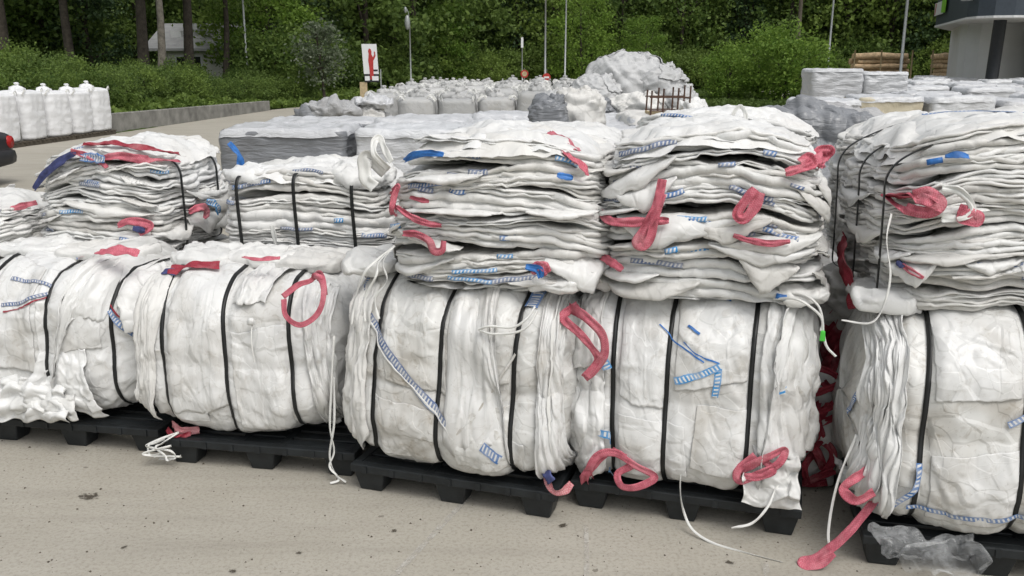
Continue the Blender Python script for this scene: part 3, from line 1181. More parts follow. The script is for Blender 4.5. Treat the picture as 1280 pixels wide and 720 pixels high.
def free_band(root, name, pts, width, mat, face=(0, -1, 0), n=60, thick=.0016, na=.016, twist=0.0, seed=0, curl=.06):
    P = catmull(pts, n)
    N = np.broadcast_to(np.asarray(face, float), P.shape)
    T = nrm(np.gradient(P, axis=0))
    bad = np.abs((N * T).sum(1)) > .9
    N = np.where(bad[:, None], np.array([[.3, -.3, .9]]), N)
    tw = np.linspace(0, 1, n) * twist + .35 * noise3(st(np.linspace(0, 5, n), seed, .5), seed)
    if name.startswith(('blue', 'purple', 'red_strip', 'red_cloth')):
        width = width * (.35 + .65 * np.sin(np.linspace(.25, PI - .25, n)) ** .6)
    if mat in ('red', 'darkred', 'redwhite'):
        width, na = width * .84, na * 1.35
    width = width * (1 + .28 * noise3(st(np.linspace(0, 6, n), seed + .7, 1.5), seed + 3))
    return ribbon(name, P, N, width, thick, M[mat], root, twist=tw, noise_amp=na, seed=seed, curl=curl, across=7)


def tape(root, pts, seed=0, width=.012, name='loose_string'):
    P = catmull(pts, 70)
    tw = 2.2 * noise3(st(np.linspace(0, 4, 70), seed, .5), seed)
    return ribbon(name, P, np.broadcast_to(np.array([0, -1., .2]), P.shape), width, .0008, M['white_tape'], root, twist=tw, across=3)


def drape(root, name, x0, x1, prof, amp, seed, mat, nu=60, nv=50, rag=.06):
    """limp sheet hanging along a side profile of (y, z) points from its top edge to its hem"""
    u, v = np.meshgrid(np.linspace(0, 1, nu), np.linspace(0, 1, nv), indexing='ij')
    w = st(u * 3, v * 3, seed + .2)
    c = catmull(np.array(prof), 200)
    L = np.concatenate([[0], np.cumsum(np.linalg.norm(np.diff(c, axis=0), axis=1))])
    t = np.clip(v * (.86 + .22 * noise3(st(u * 4, seed, .3), seed)) + .02, 0, 1) * L[-1]
    Y, Z = np.interp(t, L, c[:, 0]), np.interp(t, L, c[:, 1])
    X = x0 + (x1 - x0) * (u + rag * noise3(w, seed + 1) + (u - .5) * .25 * v)
    sz = x1 - x0
    h = amp * (.5 + .35 * wrinkle(TC, u * sz, v * L[-1], .5, seed) + .35 * wrinkle(TA, u * sz, v * L[-1], .5, seed + 1)) + 1.3 * amp * facets(u * sz, v * L[-1], .09, seed) / .09
    o = mk(name, st(X, Y - h, Z + .3 * h).reshape(-1, 3), gridf(nu, nv), mat, root, True, st(u * sz, v * L[-1]).reshape(-1, 2))
    sm = o.modifiers.new('solid', 'SOLIDIFY')
    sm.thickness = .002
    return o


def cord(root, name, pts, r, mat, n=50):
    V, Fq = tube_geo(catmull(pts, n), r, 6)
    return mk(name, V, Fq, M[mat], root, True)


def flap(root, S, corners, lift, amp, seed, mat, name='loose_sheet', nn=56, free=.03, rag=.06, fq=5.0, pleat=.6):
    """a crumpled sheet lying on the bale; corners (x,z): top-left, top-right, bottom-right, bottom-left"""
    q = np.array([S.find(*c) for c in corners])
    u, v = np.meshgrid(np.linspace(0, 1, nn), np.linspace(0, 1, nn), indexing='ij')
    w = st(u * 3, v * 3, seed + .4)
    edge = np.minimum(np.minimum(u, 1 - u), np.minimum(v, 1 - v))
    uu = u + rag * noise3(w, seed) * (1 - np.exp(-edge * 20) * .2) + .5 * rag * noise3(w * 3, seed + 3)
    vv = v + rag * noise3(w + 9, seed + 1) + .5 * rag * noise3(w * 3 + 4, seed + 4)
    c4 = ((1 - uu) * (1 - vv))[..., None] * q[0] + (uu * (1 - vv))[..., None] * q[1] + (uu * vv)[..., None] * q[2] + ((1 - uu) * vv)[..., None] * q[3]
    size = max(np.linalg.norm(np.subtract(corners[0], corners[1])), np.linalg.norm(np.subtract(corners[0], corners[3])))
    pl = (1 - np.clip(np.abs(noise3(st(u * size * 13 + 1.5 * noise3(st(u * 2, v * 2, seed), 2), v * size * 2.0, seed + .6), seed + 2)) * 2.6, 0, 1)) ** 1.2
    cr = .3 + .10 * wrinkle(TC, u * size, v * size, .6, seed) + .55 * pleat * pl
    cr2 = wrinkle(TA, u * size, v * size, .7, seed + 7) + .2 * wrinkle(TA, u * size, v * size, .33, seed + 8)
    h = lift + amp * cr + amp * .25 * cr2 + free * v ** 2 * (1 + noise3(w * 1.3, seed + 6)) + .5 * amp * noise3(w * .8, seed + 8)
    fx, fy = u * size + .03 * noise3(w * 2, seed), v * size
    h = h + amp * (2.2 * facets(fx * 1.3, fy * .8, .16, seed) + 3.2 * facets(fx, fy, .07, seed + 1)) / .16 * .35
    h = h + min(1, amp / .02) * crease_lines(u * size, v * size, (0, size, 0, size), seed, 40, .006, .012, (.1, .4), .3)
    h = np.maximum(h * np.clip(.35 + v * 3, 0, 1), .004)
    X0 = S.at(c4[..., 0], c4[..., 1])[0][..., 0]
    for xs in getattr(S, 'straps', []):
        h = h * (1 - .97 * np.exp(-((X0 - xs) / .045) ** 2))
    P, _ = S.at(c4[..., 0], c4[..., 1], np.maximum(h, .0015))
    o = mk(name, P.reshape(-1, 3), gridf(nn, nn), mat, root, True, st(u * size, v * size).reshape(-1, 2))
    sm = o.modifiers.new('solid', 'SOLIDIFY')
    sm.thickness = .002
    return o


def sheet_fold(root, G, seed, mat, amp):
    """a flap of the sack's own cloth folded over its side"""
    R_ = np.random.RandomState(seed)
    S = Surf(G[:, ::-1])
    nn = 40
    u, v = np.meshgrid(np.linspace(0, 1, nn), np.linspace(0, 1, nn), indexing='ij')
    w = st(u * 3, v * 3, seed + .4)
    u0, v0 = .40 + .22 * R_.rand(), (.5 + .5 * R_.rand())
    du, dv = .20 + .2 * R_.rand(), .12 + .16 * R_.rand()
    sk = .25 * R_.randn()
    pu = u0 + du * (u + .07 * noise3(w, seed))
    pv = v0 + dv * (v + sk * u + .07 * noise3(w + 5, seed + 1))
    pl = np.abs(noise3(st(u * 2.5 + v * 5, v * 2 - u, seed), seed + 2))
    P, _ = S.at(pu, pv, amp * (.12 + .5 * pl + .35 * (1 - u) ** 3))
    o = mk('cloth_fold', P.reshape(-1, 3), gridf(nn, nn), mat, root, True, st(u * .6, v * .6).reshape(-1, 2))
    o.modifiers.new('solid', 'SOLIDIFY').thickness = .006


def blob(root, name, centre, dims, seed, mat, amp=.035, nu=56, nv=72, n=2.4, fq=4.0, flat=True, lump=.06, fac=1.0, folds=0):
    """crumpled sack"""
    t = np.linspace(-PI / 2, PI / 2, nu)
    p = np.linspace(0, 2 * PI, nv, endpoint=False)
    T, Pp = np.meshgrid(t, p, indexing='ij')

    def sg(x, e):
        return np.sign(x) * np.abs(x) ** e
    e = 2 / n
    D = np.stack([sg(np.cos(T), e) * sg(np.cos(Pp), e), sg(np.cos(T), e) * sg(np.sin(Pp), e), sg(np.sin(T), e)], -1)
    G = D * np.asarray(dims)
    N = nrm(D / np.asarray(dims))
    s = G + seed * 1.7
    d = lump * max(dims) * fbm(s * 1.6 / max(dims), seed, 3)
    sz = max(dims) * 8.0 / fq
    fx, fy = s[..., 0] * .9 + s[..., 2] * .6, s[..., 1] * .8 - s[..., 2] * .9
    d = d + fac * amp * (1.3 * facets(fx, fy, max(dims) * .7, seed) / (max(dims) * .7) + .7 * facets(fx, fy, max(dims) * .3, seed + 1) / (max(dims) * .3))
    d = d + amp * .25 * wrinkle(TB, s[..., 0] * .7 + s[..., 2], s[..., 1] * .8 + s[..., 2] * .4, sz * 1.2, seed + 6)
    d = d + amp * .22 * wrinkle(TC, s[..., 0] * .9 + s[..., 2] * .5, s[..., 1] * .7 - s[..., 2] * .9, sz, seed)
    d = d + amp * .20 * wrinkle(TA, s[..., 0] - s[..., 2], s[..., 1] + s[..., 2], sz * .8, seed + 3) + amp * .04 * wrinkle(TA, s[..., 0] + s[..., 2], s[..., 1] - s[..., 2], sz * .35, seed + 4)
    G = G + N * d[..., None]
    if flat:
        zl = -dims[2] * .86
        G[..., 2] = np.where(G[..., 2] < zl, zl + .02 * (G[..., 2] - zl), G[..., 2])
    G = G + np.asarray(centre)
    for k_ in range(folds):
        sheet_fold(root, G, seed * 3 + k_, mat, amp)
    return mk(name, G.reshape(-1, 3), gridf(nu, nv, False, True), mat, root, True, st(fx + .7 * fy, fy - .4 * fx).reshape(-1, 2))


GRP_LOW = 'strapped white bales on pallets in the front row'
bales = {}
SPEC = {
    'A1': ('A1', -.15, (.60, .5, .44), [.06, .43, -.32], 11, 'strapped bale of white bags, leftmost in the front row, loose sack at its foot', [.0, .03, .06]),
    'A2': ('A2', -.17, (.60, .5, .45), [-.34, .02, .38], 12, 'smooth strapped bale of white bags with a red loop at its upper right', [.07, .08, .08]),
    'A3': ('A3', -.02, (.62, .5, .485), [-.37, -.02, .35], 13, 'dirty strapped white bale crossed by a long diagonal blue seam', [-.03, -.04, -.03]),
    'A4': ('A4', -.03, (.585, .5, .475), [-.31, -.06, .31], 14, 'strapped white bale with three pink loops and a blue hooked mark', [.03, .0, .0]),
    'A5': ('A5', .02, (.62, .5, .485), [-.36, 0.02, .38], 15, 'strapped white bale at right edge with a pink strap trailing to the ground', [-.05, -.02, 0]),
}
for k, (pk, xo, dims, straps, seed, lab, sl) in SPEC.items():
    (fx, fy), yaw, _ = PAL[pk]
    x, y = place(fx, fy, yaw, xo, .5)
    bales[k] = strapped_bale('strapped_bale', (x, y, .149), rad(yaw), dims, straps, seed, M['wrap_dirty' if k in ('A3', 'A5') else 'wrap_white'], lab, GRP_LOW, slant=sl,
                             endamp=.024 if k in ('A3', 'A4') else .015, fold=.007 if k == 'A3' else .006, sag={'A1': .05, 'A2': .05, 'A3': .08, 'A4': .09, 'A5': .08}[k])

# --- dressing of the front bales (local x along the front, z above the pallet)
r, S = bales['A1']
deco(r, S, 'blue_seam', [(-.2, .79), (-.05, .785), (.07, .765)], .022, 'stitch_navy')
deco(r, S, 'blue_seam', [(-.21, .66), (-.07, .69), (.06, .725)], .02, 'stitch_navy')
deco(r, S, 'red_piping', [(-.18, .63), (-.05, .665), (.06, .71)], .008, 'darkred')
deco(r, S, 'blue_seam', [(.42, .65), (.48, .59), (.54, .52)], .035, 'stitch_blue')
deco(r, S, 'red_piping', [(.42, .68), (.49, .62), (.55, .55)], .009, 'darkred', off=.009)
flap(r, S, [(.22, .62), (.46, .60), (.56, .14), (.10, .12)], .02, .022, 21, M['fab_a'], free=.05)
flap(r, S, [(.02, .42), (.30, .46), (.36, .10), (-.04, .14)], .015, .02, 22, M['fab_a'], free=.04)
drape(r, 'loose_sheet', -.36, .16, [(-.42, .36), (-.50, .28), (-.565, .16), (-.58, .06), (-.555, -.02)], .03, 23, M['fab_a'])
drape(r, 'loose_sheet', -.10, .22, [(-.44, .30), (-.52, .22), (-.56, .12), (-.55, .03)], .025, 25, M['fab_a'])
deco(r, S, 'red_strip', [(-.08, .88), (.1, .90), (.3, .885)], .03, 'red', off=.02, na=.01)
deco(r, S, 'blue_print', [(.05, .875), (.14, .872)], .02, 'blue_print', off=.02)
flap(r, S, [(.36, .87), (.62, .86), (.66, .5), (.5, .55)], .02, .02, 24, M['fab_b'], free=.03)

r, S = bales['A2']
p = [(.38, -.52, .82), (.40, -.55, .74), (.48, -.57, .705), (.56, -.56, .75), (.60, -.55, .83), (.585, -.50, .925), (.54, -.44, .945), (.49, -.43, .90), (.44, -.47, .885), (.37, -.51, .83)]
free_band(r, 'lifting_loop', p, .034, 'red', n=90, seed=1, na=.004)
free_band(r, 'lifting_loop', [(.52, -.42, .90), (.53, -.47, .935), (.58, -.50, .92), (.60, -.52, .85)], .04, 'red', n=40, seed=2)
deco(r, S, 'red_cloth', [(-.40, .865), (-.28, .885), (-.13, .875)], .075, 'darkred', off=.018, na=.015, seed=3)
deco(r, S, 'blue_cloth', [(-.42, .855), (-.36, .845)], .04, 'navy', off=.02, na=.01)
flap(r, S, [(-.52, .85), (-.34, .85), (-.40, .12), (-.50, .22)], .015, .018, 26, M['fab_c'], free=.02)
flap(r, S, [(.02, .93), (.30, .92), (.24, .76), (.04, .74)], .015, .02, 27, M['fab_a'], free=.005)
flap(r, S, [(.40, .84), (.60, .86), (.62, .12), (.50, .14)], .012, .022, 28, M['wrap_white'], free=.015)
cord(r, 'tie_string', [(.19, -.50, .69), (.195, -.535, .60), (.2, -.53, .48)], .004, 'white_tape')
blob(r, 'tie_knot', (.19, -.515, .69), (.02, .015, .02), 5, M['fab_a'], .004, 14, 18)
deco(r, S, 'blue_print', [(.02, .905), (.14, .905)], .02, 'stitch_bright', off=.02)
free_band(r, 'hem', [(-.38, -.40, .045), (-.3, -.45, .03), (-.2, -.43, .035)], .05, 'redwhite', seed=6)
free_band(r, 'hem', [(-.40, -.41, .02), (-.32, -.47, .0), (-.24, -.45, .02)], .03, 'darkred', seed=7)
for i in range(4):
    rr = np.random.RandomState(40 + i)
    pts = [(-.30, -.47, .03)]
    for j in range(5):
        pts.append((-.47 + .24 * rr.rand(), -.50 - .09 * rr.rand(), .0 - .125 * (j + 1) / 5 * (.6 + .4 * rr.rand())))
    tape(r, pts, i)
tape(r, [(.61, -.45, .62), (.60, -.5, .35), (.59, -.52, .15), (.61, -.53, .02), (.585, -.54, -.06), (.63, -.56, -.1), (.68, -.56, -.135)], 8)
tape(r, [(.60, -.46, .4), (.615, -.52, .18), (.585, -.53, .0), (.61, -.55, -.08), (.64, -.56, -.125), (.60, -.58, -.14)], 9)

r, S = bales['A3']
deco(r, S, 'blue_seam', [(-.53, .86), (-.45, .79), (-.33, .67), (-.12, .45), (.07, .26)], .036, 'stitch_navy', n=60)
deco(r, S, 'seam_ridge', [(.09, .26, .012), (.2, .40, .012), (.35, .66, .010)], .014, M['wrap_dirty'], n=40, thick=.004)
deco(r, S, 'seam_ridge', [(-.5, .82, .012), (-.3, .60, .012), (.09, .23, .010)], .012, M['wrap_dirty'], n=40, thick=.004)
deco(r, S, 'blue_print', [(-.50, .93), (-.53, .85)], .05, 'stitch_blue', off=.012)
deco(r, S, 'blue_print', [(-.455, .38), (-.45, .31)], .022, 'stitch_blue')
deco(r, S, 'blue_print', [(.22, .22), (.30, .165)], .04, 'stitch_blue')
deco(r, S, 'blue_print', [(.43, .93), (.40, .86)], .06, 'stitch_blue', off=.012)
deco(r, S, 'blue_print', [(.52, .5), (.525, .44)], .02, 'blue_print', off=.02)
cord(r, 'white_cord', [(.19, -.52, .78), (.25, -.535, .805), (.36, -.53, .81), (.42, -.52, .85), (.45, -.48, .9)], .006, 'white_tape')
cord(r, 'white_cord', [(.19, -.52, .78), (.26, -.535, .77), (.37, -.53, .785), (.43, -.52, .82), (.46, -.48, .88)], .006, 'white_tape')
flap(r, S, [(.44, .93), (.60, .92), (.60, .10), (.46, .08)], .010, .018, 31, M['wrap_white'], free=.03)
flap(r, S, [(-.60, .88), (-.42, .90), (-.40, .18), (-.58, .14)], .010, .022, 32, M['fab_c'], free=.02)
flap(r, S, [(.02, .24), (.40, .24), (.38, .02), (.0, .0)], .01, .02, 33, M['wrap_white'], free=.02)
deco(r, S, 'thin_strip', [(.50, .88, .03), (.49, .5, .04), (.52, .12, .03)], .008, 'white_tape', n=50)
free_band(r, 'hanging_webbing', [(.50, -.44, .10), (.53, -.50, .05), (.57, -.53, .025), (.615, -.53, .04), (.64, -.50, .07)], .04, 'redwhite', seed=11, na=.008)
free_band(r, 'hanging_webbing', [(.49, -.47, .16), (.52, -.5, .10), (.55, -.52, .07)], .05, 'navy', seed=12, na=.01)

r, S = bales['A4']
deco(r, S, 'blue_seam', [(-.02, .57), (.08, .605), (.175, .645)], .034, 'stitch_bright')
deco(r, S, 'blue_seam', [(.165, .64), (.16, .58), (.15, .51)], .034, 'stitch_bright', off=.009)
deco(r, S, 'blue_cloth', [(.0, .915), (.1, .92), (.19, .91)], .05, 'blue_print', off=.012, na=.006)
deco(r, S, 'blue_print', [(-.12, .80), (-.02, .73), (.1, .66)], .007, 'blue_print')
deco(r, S, 'blue_print', [(-.0, .74), (.06, .70), (.16, .655)], .007, 'blue_print')
deco(r, S, 'blue_print', [(.01, .80), (.07, .77)], .012, 'blue_print')
deco(r, S, 'blue_print', [(-.44, .90), (-.33, .93)], .03, 'stitch_bright', off=.014)
free_band(r, 'lifting_loop', [(-.50, -.44, .87), (-.55, -.52, .83), (-.47, -.55, .77), (-.40, -.56, .70), (-.375, -.55, .64), (-.43, -.56, .56)], .05, 'red', seed=13, n=70, na=.008)
free_band(r, 'lifting_loop', [(-.54, -.46, .86), (-.44, -.56, .85), (-.36, -.57, .78), (-.345, -.56, .68), (-.40, -.55, .59), (-.44, -.55, .55)], .05, 'red', seed=14, n=70, na=.008)
free_band(r, 'lifting_loop', [(-.41, -.50, .03), (-.405, -.56, .10), (-.36, -.57, .18), (-.28, -.575, .205), (-.18, -.58, .155), (-.09, -.58, .115), (-.16, -.59, .06), (-.24, -.585, .045), (-.265, -.57, .10), (-.20, -.565, .16), (-.30, -.56, .21)], .042, 'red', seed=15, n=110, na=.007)
free_band(r, 'lifting_loop', [(-.44, -.49, -.01), (-.43, -.54, .05), (-.38, -.555, .13), (-.33, -.55, .19)], .05, 'red', seed=16, n=40)
free_band(r, 'lifting_loop', [(.26, -.53, .15), (.32, -.56, .21), (.40, -.57, .27), (.475, -.55, .31), (.45, -.57, .245), (.37, -.58, .19), (.29, -.575, .145), (.28, -.56, .19), (.35, -.56, .27)], .042, 'red', seed=17, n=90, na=.008)
free_band(r, 'lifting_loop', [(.38, -.55, .25), (.43, -.58, .22), (.38, -.58, .18), (.31, -.575, .17)], .04, 'red', seed=18, n=40, na=.008)
for pts in ([(-.38, .66), (-.34, .58)], [(-.37, .30), (-.31, .27), (-.30, .235)], [(.42, .885), (.49, .87)], [(.43, .60), (.44, .55)], [(-.33, .09), (-.27, .07)]):
    deco(r, S, 'blue_print', pts, .035, 'stitch_bright', off=.03, n=14)
flap(r, S, [(-.58, .60), (-.36, .62), (-.34, .10), (-.54, .05)], .015, .02, 34, M['fab_a'], free=.04)
flap(r, S, [(-.55, .92), (-.38, .93), (-.38, .60), (-.55, .55)], .01, .018, 35, M['fab_a'], free=.015)
flap(r, S, [(.36, .94), (.56, .90), (.58, .30), (.36, .28)], .010, .018, 36, M['wrap_white'], free=.02)
drape(r, 'loose_sheet', .33, .54, [(-.44, .26), (-.49, .20), (-.545, .12), (-.56, .05), (-.52, .0)], .034, 37, M['fab_a'], rag=.14)
flap(r, S, [(.34, .3), (.56, .32), (.58, .06), (.36, .05)], .015, .02, 38, M['fab_a'], free=.04)
tape(r, [(.0, -.51, .36), (.02, -.53, .22), (.025, -.55, .05), (.05, -.56, -.06), (.10, -.60, -.12), (.20, -.65, -.144), (.35, -.69, -.146), (.50, -.72, -.147)], 19)
tape(r, [(.46, -.53, .14), (.42, -.60, .05), (.36, -.64, -.02), (.27, -.66, -.05)], 20)
cord(r, 'white_cord', [(.40, -.30, .955), (.50, -.34, .97), (.57, -.36, .93), (.595, -.37, .86), (.59, -.38, .82)], .006, 'white_tape')
cord(r, 'white_cord', [(.38, -.34, .94), (.48, -.40, .96), (.58, -.42, .90), (.60, -.42, .82), (.62, -.42, .76), (.66, -.42, .72)], .006, 'white_tape')
mb = MB()
mb.hull([(.585, -.445), (.61, -.445), (.61, -.42), (.585, -.42)], [(.588, -.442), (.607, -.442), (.607, -.423), (.588, -.423)], .79, .835)
mb.build('cord_lock', M['green_tag'], r, bevel=.004)

r, S = bales['A5']
deco(r, S, 'blue_seam', [(-.56, .66), (-.60, .56), (-.615, .45), (-.58, .36)], .03, 'stitch_blue', off=.012)
deco(r, S, 'blue_seam', [(-.40, .16), (-.2, .145), (0, .17), (.15, .2)], .02, 'stitch_blue', off=.012)
deco(r, S, 'blue_seam', [(-.48, .14), (-.40, .25), (-.38, .36)], .02, 'stitch_blue', off=.03)
deco(r, S, 'blue_seam', [(-.05, .55), (.05, .60), (.14, .58)], .03, 'stitch_blue')
flap(r, S, [(-.58, .94), (-.43, .95), (-.43, .2), (-.56, .06)], .015, .024, 41, M['fab_a'], free=.03, pleat=.5)
flap(r, S, [(-.62, .9), (-.50, .92), (-.5, .2), (-.62, .18)], .01, .02, 42, M['wrap_white'], free=.03)
free_band(r, 'trailing_strap', [(-.50, -.45, .17), (-.56, -.49, .10), (-.62, -.52, .02), (-.69, -.53, -.06), (-.755, -.535, -.115), (-.80, -.53, -.138), (-.785, -.56, -.142), (-.73, -.56, -.12), (-.68, -.55, -.07)], .052, 'red', face=(-.3, -.4, .86), seed=23, n=90, na=.006)
free_band(r, 'lifting_loop', [(-.56, -.45, .28), (-.62, -.5, .26), (-.66, -.51, .21), (-.61, -.54, .18), (-.54, -.53, .22)], .05, 'red', seed=24, na=.008)
tape(r, [(-.60, -.35, .40), (-.67, -.42, .2), (-.70, -.48, .0), (-.68, -.5, -.12)], 25)
# clear film hanging over the pallet corner
nn = 40
u, v = np.meshgrid(np.linspace(0, 1, nn), np.linspace(0, 1, nn), indexing='ij')
w = st(u * 3, v * 3, 4.4)
X = -.50 + .40 * u + .05 * noise3(w, 61) + .05 * (v - .5)
Y = -.50 - .10 * v - .03 * np.sin(v * 2.5) + .03 * noise3(w * 1.5, 62)
Z = .015 - .13 * v ** 1.5 * (.45 + .55 * np.sin(PI * (u * .9 + .1))) + .018 * wrinkle(TC, u * .5, v * .4, .5, 63) + .02 + .02 * noise3(w * 2, 64)
mk('plastic_film', st(X, Y, Z).reshape(-1, 3), gridf(nn, nn), M['clear_film'], r, True)

TAUT = {'A1': [[(-.55, .80), (-.02, .84), (.0, .30), (-.52, .34)], [(.0, .84), (.40, .82), (.38, .46), (.02, .40)]],
        'A2': [[(-.32, .86), (.0, .87), (.03, .22), (-.28, .16)], [(.05, .62), (.36, .66), (.37, .12), (.10, .10)], [(-.44, .5), (-.05, .46), (-.1, .12), (-.40, .14)]],
        'A3': [[(-.34, .90), (-.04, .92), (.02, .42), (-.30, .48)], [(.0, .92), (.34, .90), (.33, .52), (.04, .50)], [(-.36, .40), (.0, .36), (-.02, .08), (-.32, .10)], [(.06, .36), (.33, .42), (.36, .12), (.08, .10)]],
        'A4': [[(-.29, .90), (-.08, .91), (-.06, .42), (-.28, .46)], [(-.03, .91), (.30, .90), (.29, .58), (-.02, .52)], [(-.28, .38), (.02, .36), (.05, .12), (-.26, .10)], [(.08, .46), (.32, .44), (.30, .14), (.06, .16)]],
        'A5': [[(-.34, .92), (.0, .93), (.0, .66), (-.33, .62)], [(-.33, .40), (.0, .44), (.02, .14), (-.32, .12)], [(.05, .6), (.36, .62), (.36, .2), (.06, .18)]]}
for key, items in TAUT.items():
    r, S = bales[key]
    for i, cs in enumerate(items):
        flap(r, S, cs, .0025, .0045, 700 + 11 * i + ord(key[1]) * 3, M['wrap_dirty' if key == 'A3' else 'wrap_white'], 'outer_sheet', nn=64, free=.004, rag=.03, pleat=.3)
for key, items in (('A1', [(-.35, .1, .24, .2), (.12, .05, .28, .2)]), ('A2', [(-.32, .05, .18, .2), (.02, .1, .22, .2), (.32, .05, .2, .2)]), ('A3', [(-.5, -.15, .14, .2), (.5, -.2, .14, .2)]), ('A4', [(-.48, -.15, .14, .2), (.5, -.15, .12, .2)]), ('A5', [(-.5, -.05, .14, .22)])):
    r, S = bales[key]
    top = S.G[..., 2].max()
    for i, (x_, y_, w_, d_) in enumerate(items):
        blob(r, 'crumpled_sheet', (x_, y_, top - .02), (w_, d_, .045), 600 + i * 7 + ord(key[1]), M[('fab_a', 'fab_b', 'fab_c')[i % 3]], .02, 44, 60, n=3.6, fq=3.2, lump=.04)
r, S = bales['A1']
free_band(r, 'red_strip', [(.30, -.30, .95), (.42, -.32, .97), (.55, -.30, .95)], .09, 'red', face=(0, -.4, 1), seed=27, na=.015)
r, S = bales['A2']
free_band(r, 'red_strip', [(.05, -.28, .975), (.16, -.30, .97), (.26, -.28, .975)], .04, 'red', face=(0, -.4, 1), seed=28, na=.01)

# ================================================================== bales of flat folded bags
FABS = ['fab_a', 'fab_b', 'fab_a', 'fab_c', 'fab_b']


class Stack:
    pass


def folded_bale(name, loc, yaw, a, b, h, n, seed, label, group, res=190, dome=.07, tongues=34, mats=FABS, lean=(0, 0), ne=5.0, wild=1.0, topmat='fab_a', seams=9):
    root = empty(name, loc, yaw)
    tag(root, label, 'bale', group)
    R_ = np.random.RandomState(seed)
    s = Stack()
    s.root, s.a, s.b, s.h, s.n, s.rims, s.lean, s.seed, s.dome = root, a, b, h, n, [], lean, seed, dome
    # a folded bag shows two sheet edges with a slit between them: (height, depth back from the edge, which sheet)
    prof = [(.5, .28, 0), (.5, .09, 0), (.49, .012, 0), (.40, .001, 0), (.25, .0, 0), (.10, .003, 0), (.02, .022, 0), (-.02, .022, 1), (-.12, .003, 1), (-.27, .0, 1), (-.41, .001, 1), (-.49, .012, 1), (-.5, .09, 1), (-.5, .28, 1)]
    gap = .35 + R_.rand(n) ** 1.5 * 1.4
    zs = (np.cumsum(gap) - .5 * gap) / gap.sum()
    gap = gap / gap.mean()
    for k in range(n):
        f = zs[k]
        env = 1 - .10 * abs(2 * f - .95) ** 2.5
        C, N = supell(a * env - .02 + .010 * wild * R_.randn(), b * env - .02 + .010 * wild * R_.randn(), ne, res, R_.rand() * 6)
        q = st(C[:, 0] * 2.0, C[:, 1] * 2.0, f * 6 + seed)
        ang = np.arctan2(C[:, 1] / b, C[:, 0] / a) * (a + b) * .6
        d = .022 * wild * noise3(q, seed) + .011 * wild * wrinkle(TC, ang, np.full_like(ang, f * h * 1.2), .8, seed) + .015 * wild * noise3(st(C[:, 0] * 5.5, C[:, 1] * 5.5, k * 3.1), seed + k) + .007 * noise3(st(C[:, 0] * 17, C[:, 1] * 17, k * 1.7), seed + 2 * k)
        rho = np.clip(np.abs(C[:, 0]) / a, 0, 1)
        zc = f * h + .035 * wild * noise3(st(C[:, 0] * 1.5, C[:, 1] * 1.5, seed + f), seed + 50) + .022 * wild * noise3(st(C[:, 0] * 3.5, C[:, 1] * 3.5, k * 2.3), seed + 60 + k)
        zc = zc + C[:, 0] * .06 * wild * R_.randn() * min(1, 3 * f * (1.15 - f)) + C[:, 1] * .04 * R_.randn()
        zc = zc + dome * f * (1 - 1.3 * rho ** 2.5)
        th = (h / n) * 1.7 * gap[k] ** .7 * np.clip(.85 + .8 * noise3(st(C[:, 0] * 3, C[:, 1] * 3, k * 5.1), seed + 90 + k), .18, 1.6)
        P = np.zeros((res, len(prof), 3))
        d2 = d + .014 * wild * noise3(st(C[:, 0] * 4.2, C[:, 1] * 4.2, k * 2.9 + 7), seed + 3 * k) + .006 * noise3(st(C[:, 0] * 13, C[:, 1] * 13, k * 2.1), seed + 5 * k)
        for j, (pz, ii, sh) in enumerate(prof):
            jit = .002 * noise3(st(C[:, 0] * 22, C[:, 1] * 22, j * .8 + k), seed + 7) + .14 * facets(ang, np.full_like(ang, sh * .09 + k * .31), .08, seed + k)
            P[:, j, :2] = C + N * ((d2 if sh else d) - ii + jit)[:, None]
            P[:, j, 2] = zc + pz * th * 1.1 - (.012 * np.clip(d * 30, -1, 2) if ii < .05 else 0) + jit
        P[..., 0] += lean[0] * f
        P[..., 1] += lean[1] * f
        P[..., 2] = np.maximum(P[..., 2], .004)
        mk('folded_bag', P.reshape(-1, 3), gridf(res, len(prof), True, False)[:, ::-1].copy(), M[mats[R_.randint(len(mats))]], root, True, st(ang[:, None] + k * .37, np.cumsum([0, .19, .08, .01, .008, .008, .02, .003, .02, .008, .008, .01, .08, .19])[None] + k * .61).reshape(-1, 2))
        s.rims.append((P[:, 4], N, th, P[:, 9]))
    # tongues: folded corners and edges that hang out between the layers
    C, N = supell(a, b, ne, 720, PI)
    for t in range(tongues):
        i0 = R_.randint(720)
        wdt = .16 + .5 * R_.rand()
        cnt = int(wdt / (2 * (2 * a + 2 * b) / 720) / 1.0)
        m = 40
        idx = (i0 + np.linspace(0, max(cnt, 12), m)).astype(int) % 720
        f = .08 + .82 * R_.rand()
        env = 1 - .10 * abs(2 * f - .95) ** 2.5
        tt = np.linspace(0, 1, m)
        pk = .25 + .5 * R_.rand()
        prof = np.minimum(tt / pk, (1 - tt) / (1 - pk)) ** .75
        drop = (.02 + .15 * R_.rand() ** 2.4) * prof * (1 + .3 * noise3(st(tt * 6, t, .5), seed))
        slope = .05 * R_.randn() * (tt - .5)
        ks = np.linspace(0, 1, 9)
        P = np.zeros((m, 9, 3))
        for j, kk in enumerate(ks):
            out = -.05 + .072 * np.sin(min(kk * 1.9, 1.25)) + .012 * noise3(st(tt * 5, kk * 2, t), seed + t) - .012 * kk
            P[:, j, :2] = C[idx] * env + N[idx] * (out + .02 * prof)[:, None]
            P[:, j, 2] = f * h + dome * f * (1 - 1.3 * (np.abs(C[idx][:, 0]) / a) ** 2.5) + slope + .012 - drop * kk ** 1.3 + .006 * noise3(st(tt * 9, kk * 3, t + 5), seed)
        P[..., 0] += lean[0] * f
        P[..., 1] += lean[1] * f
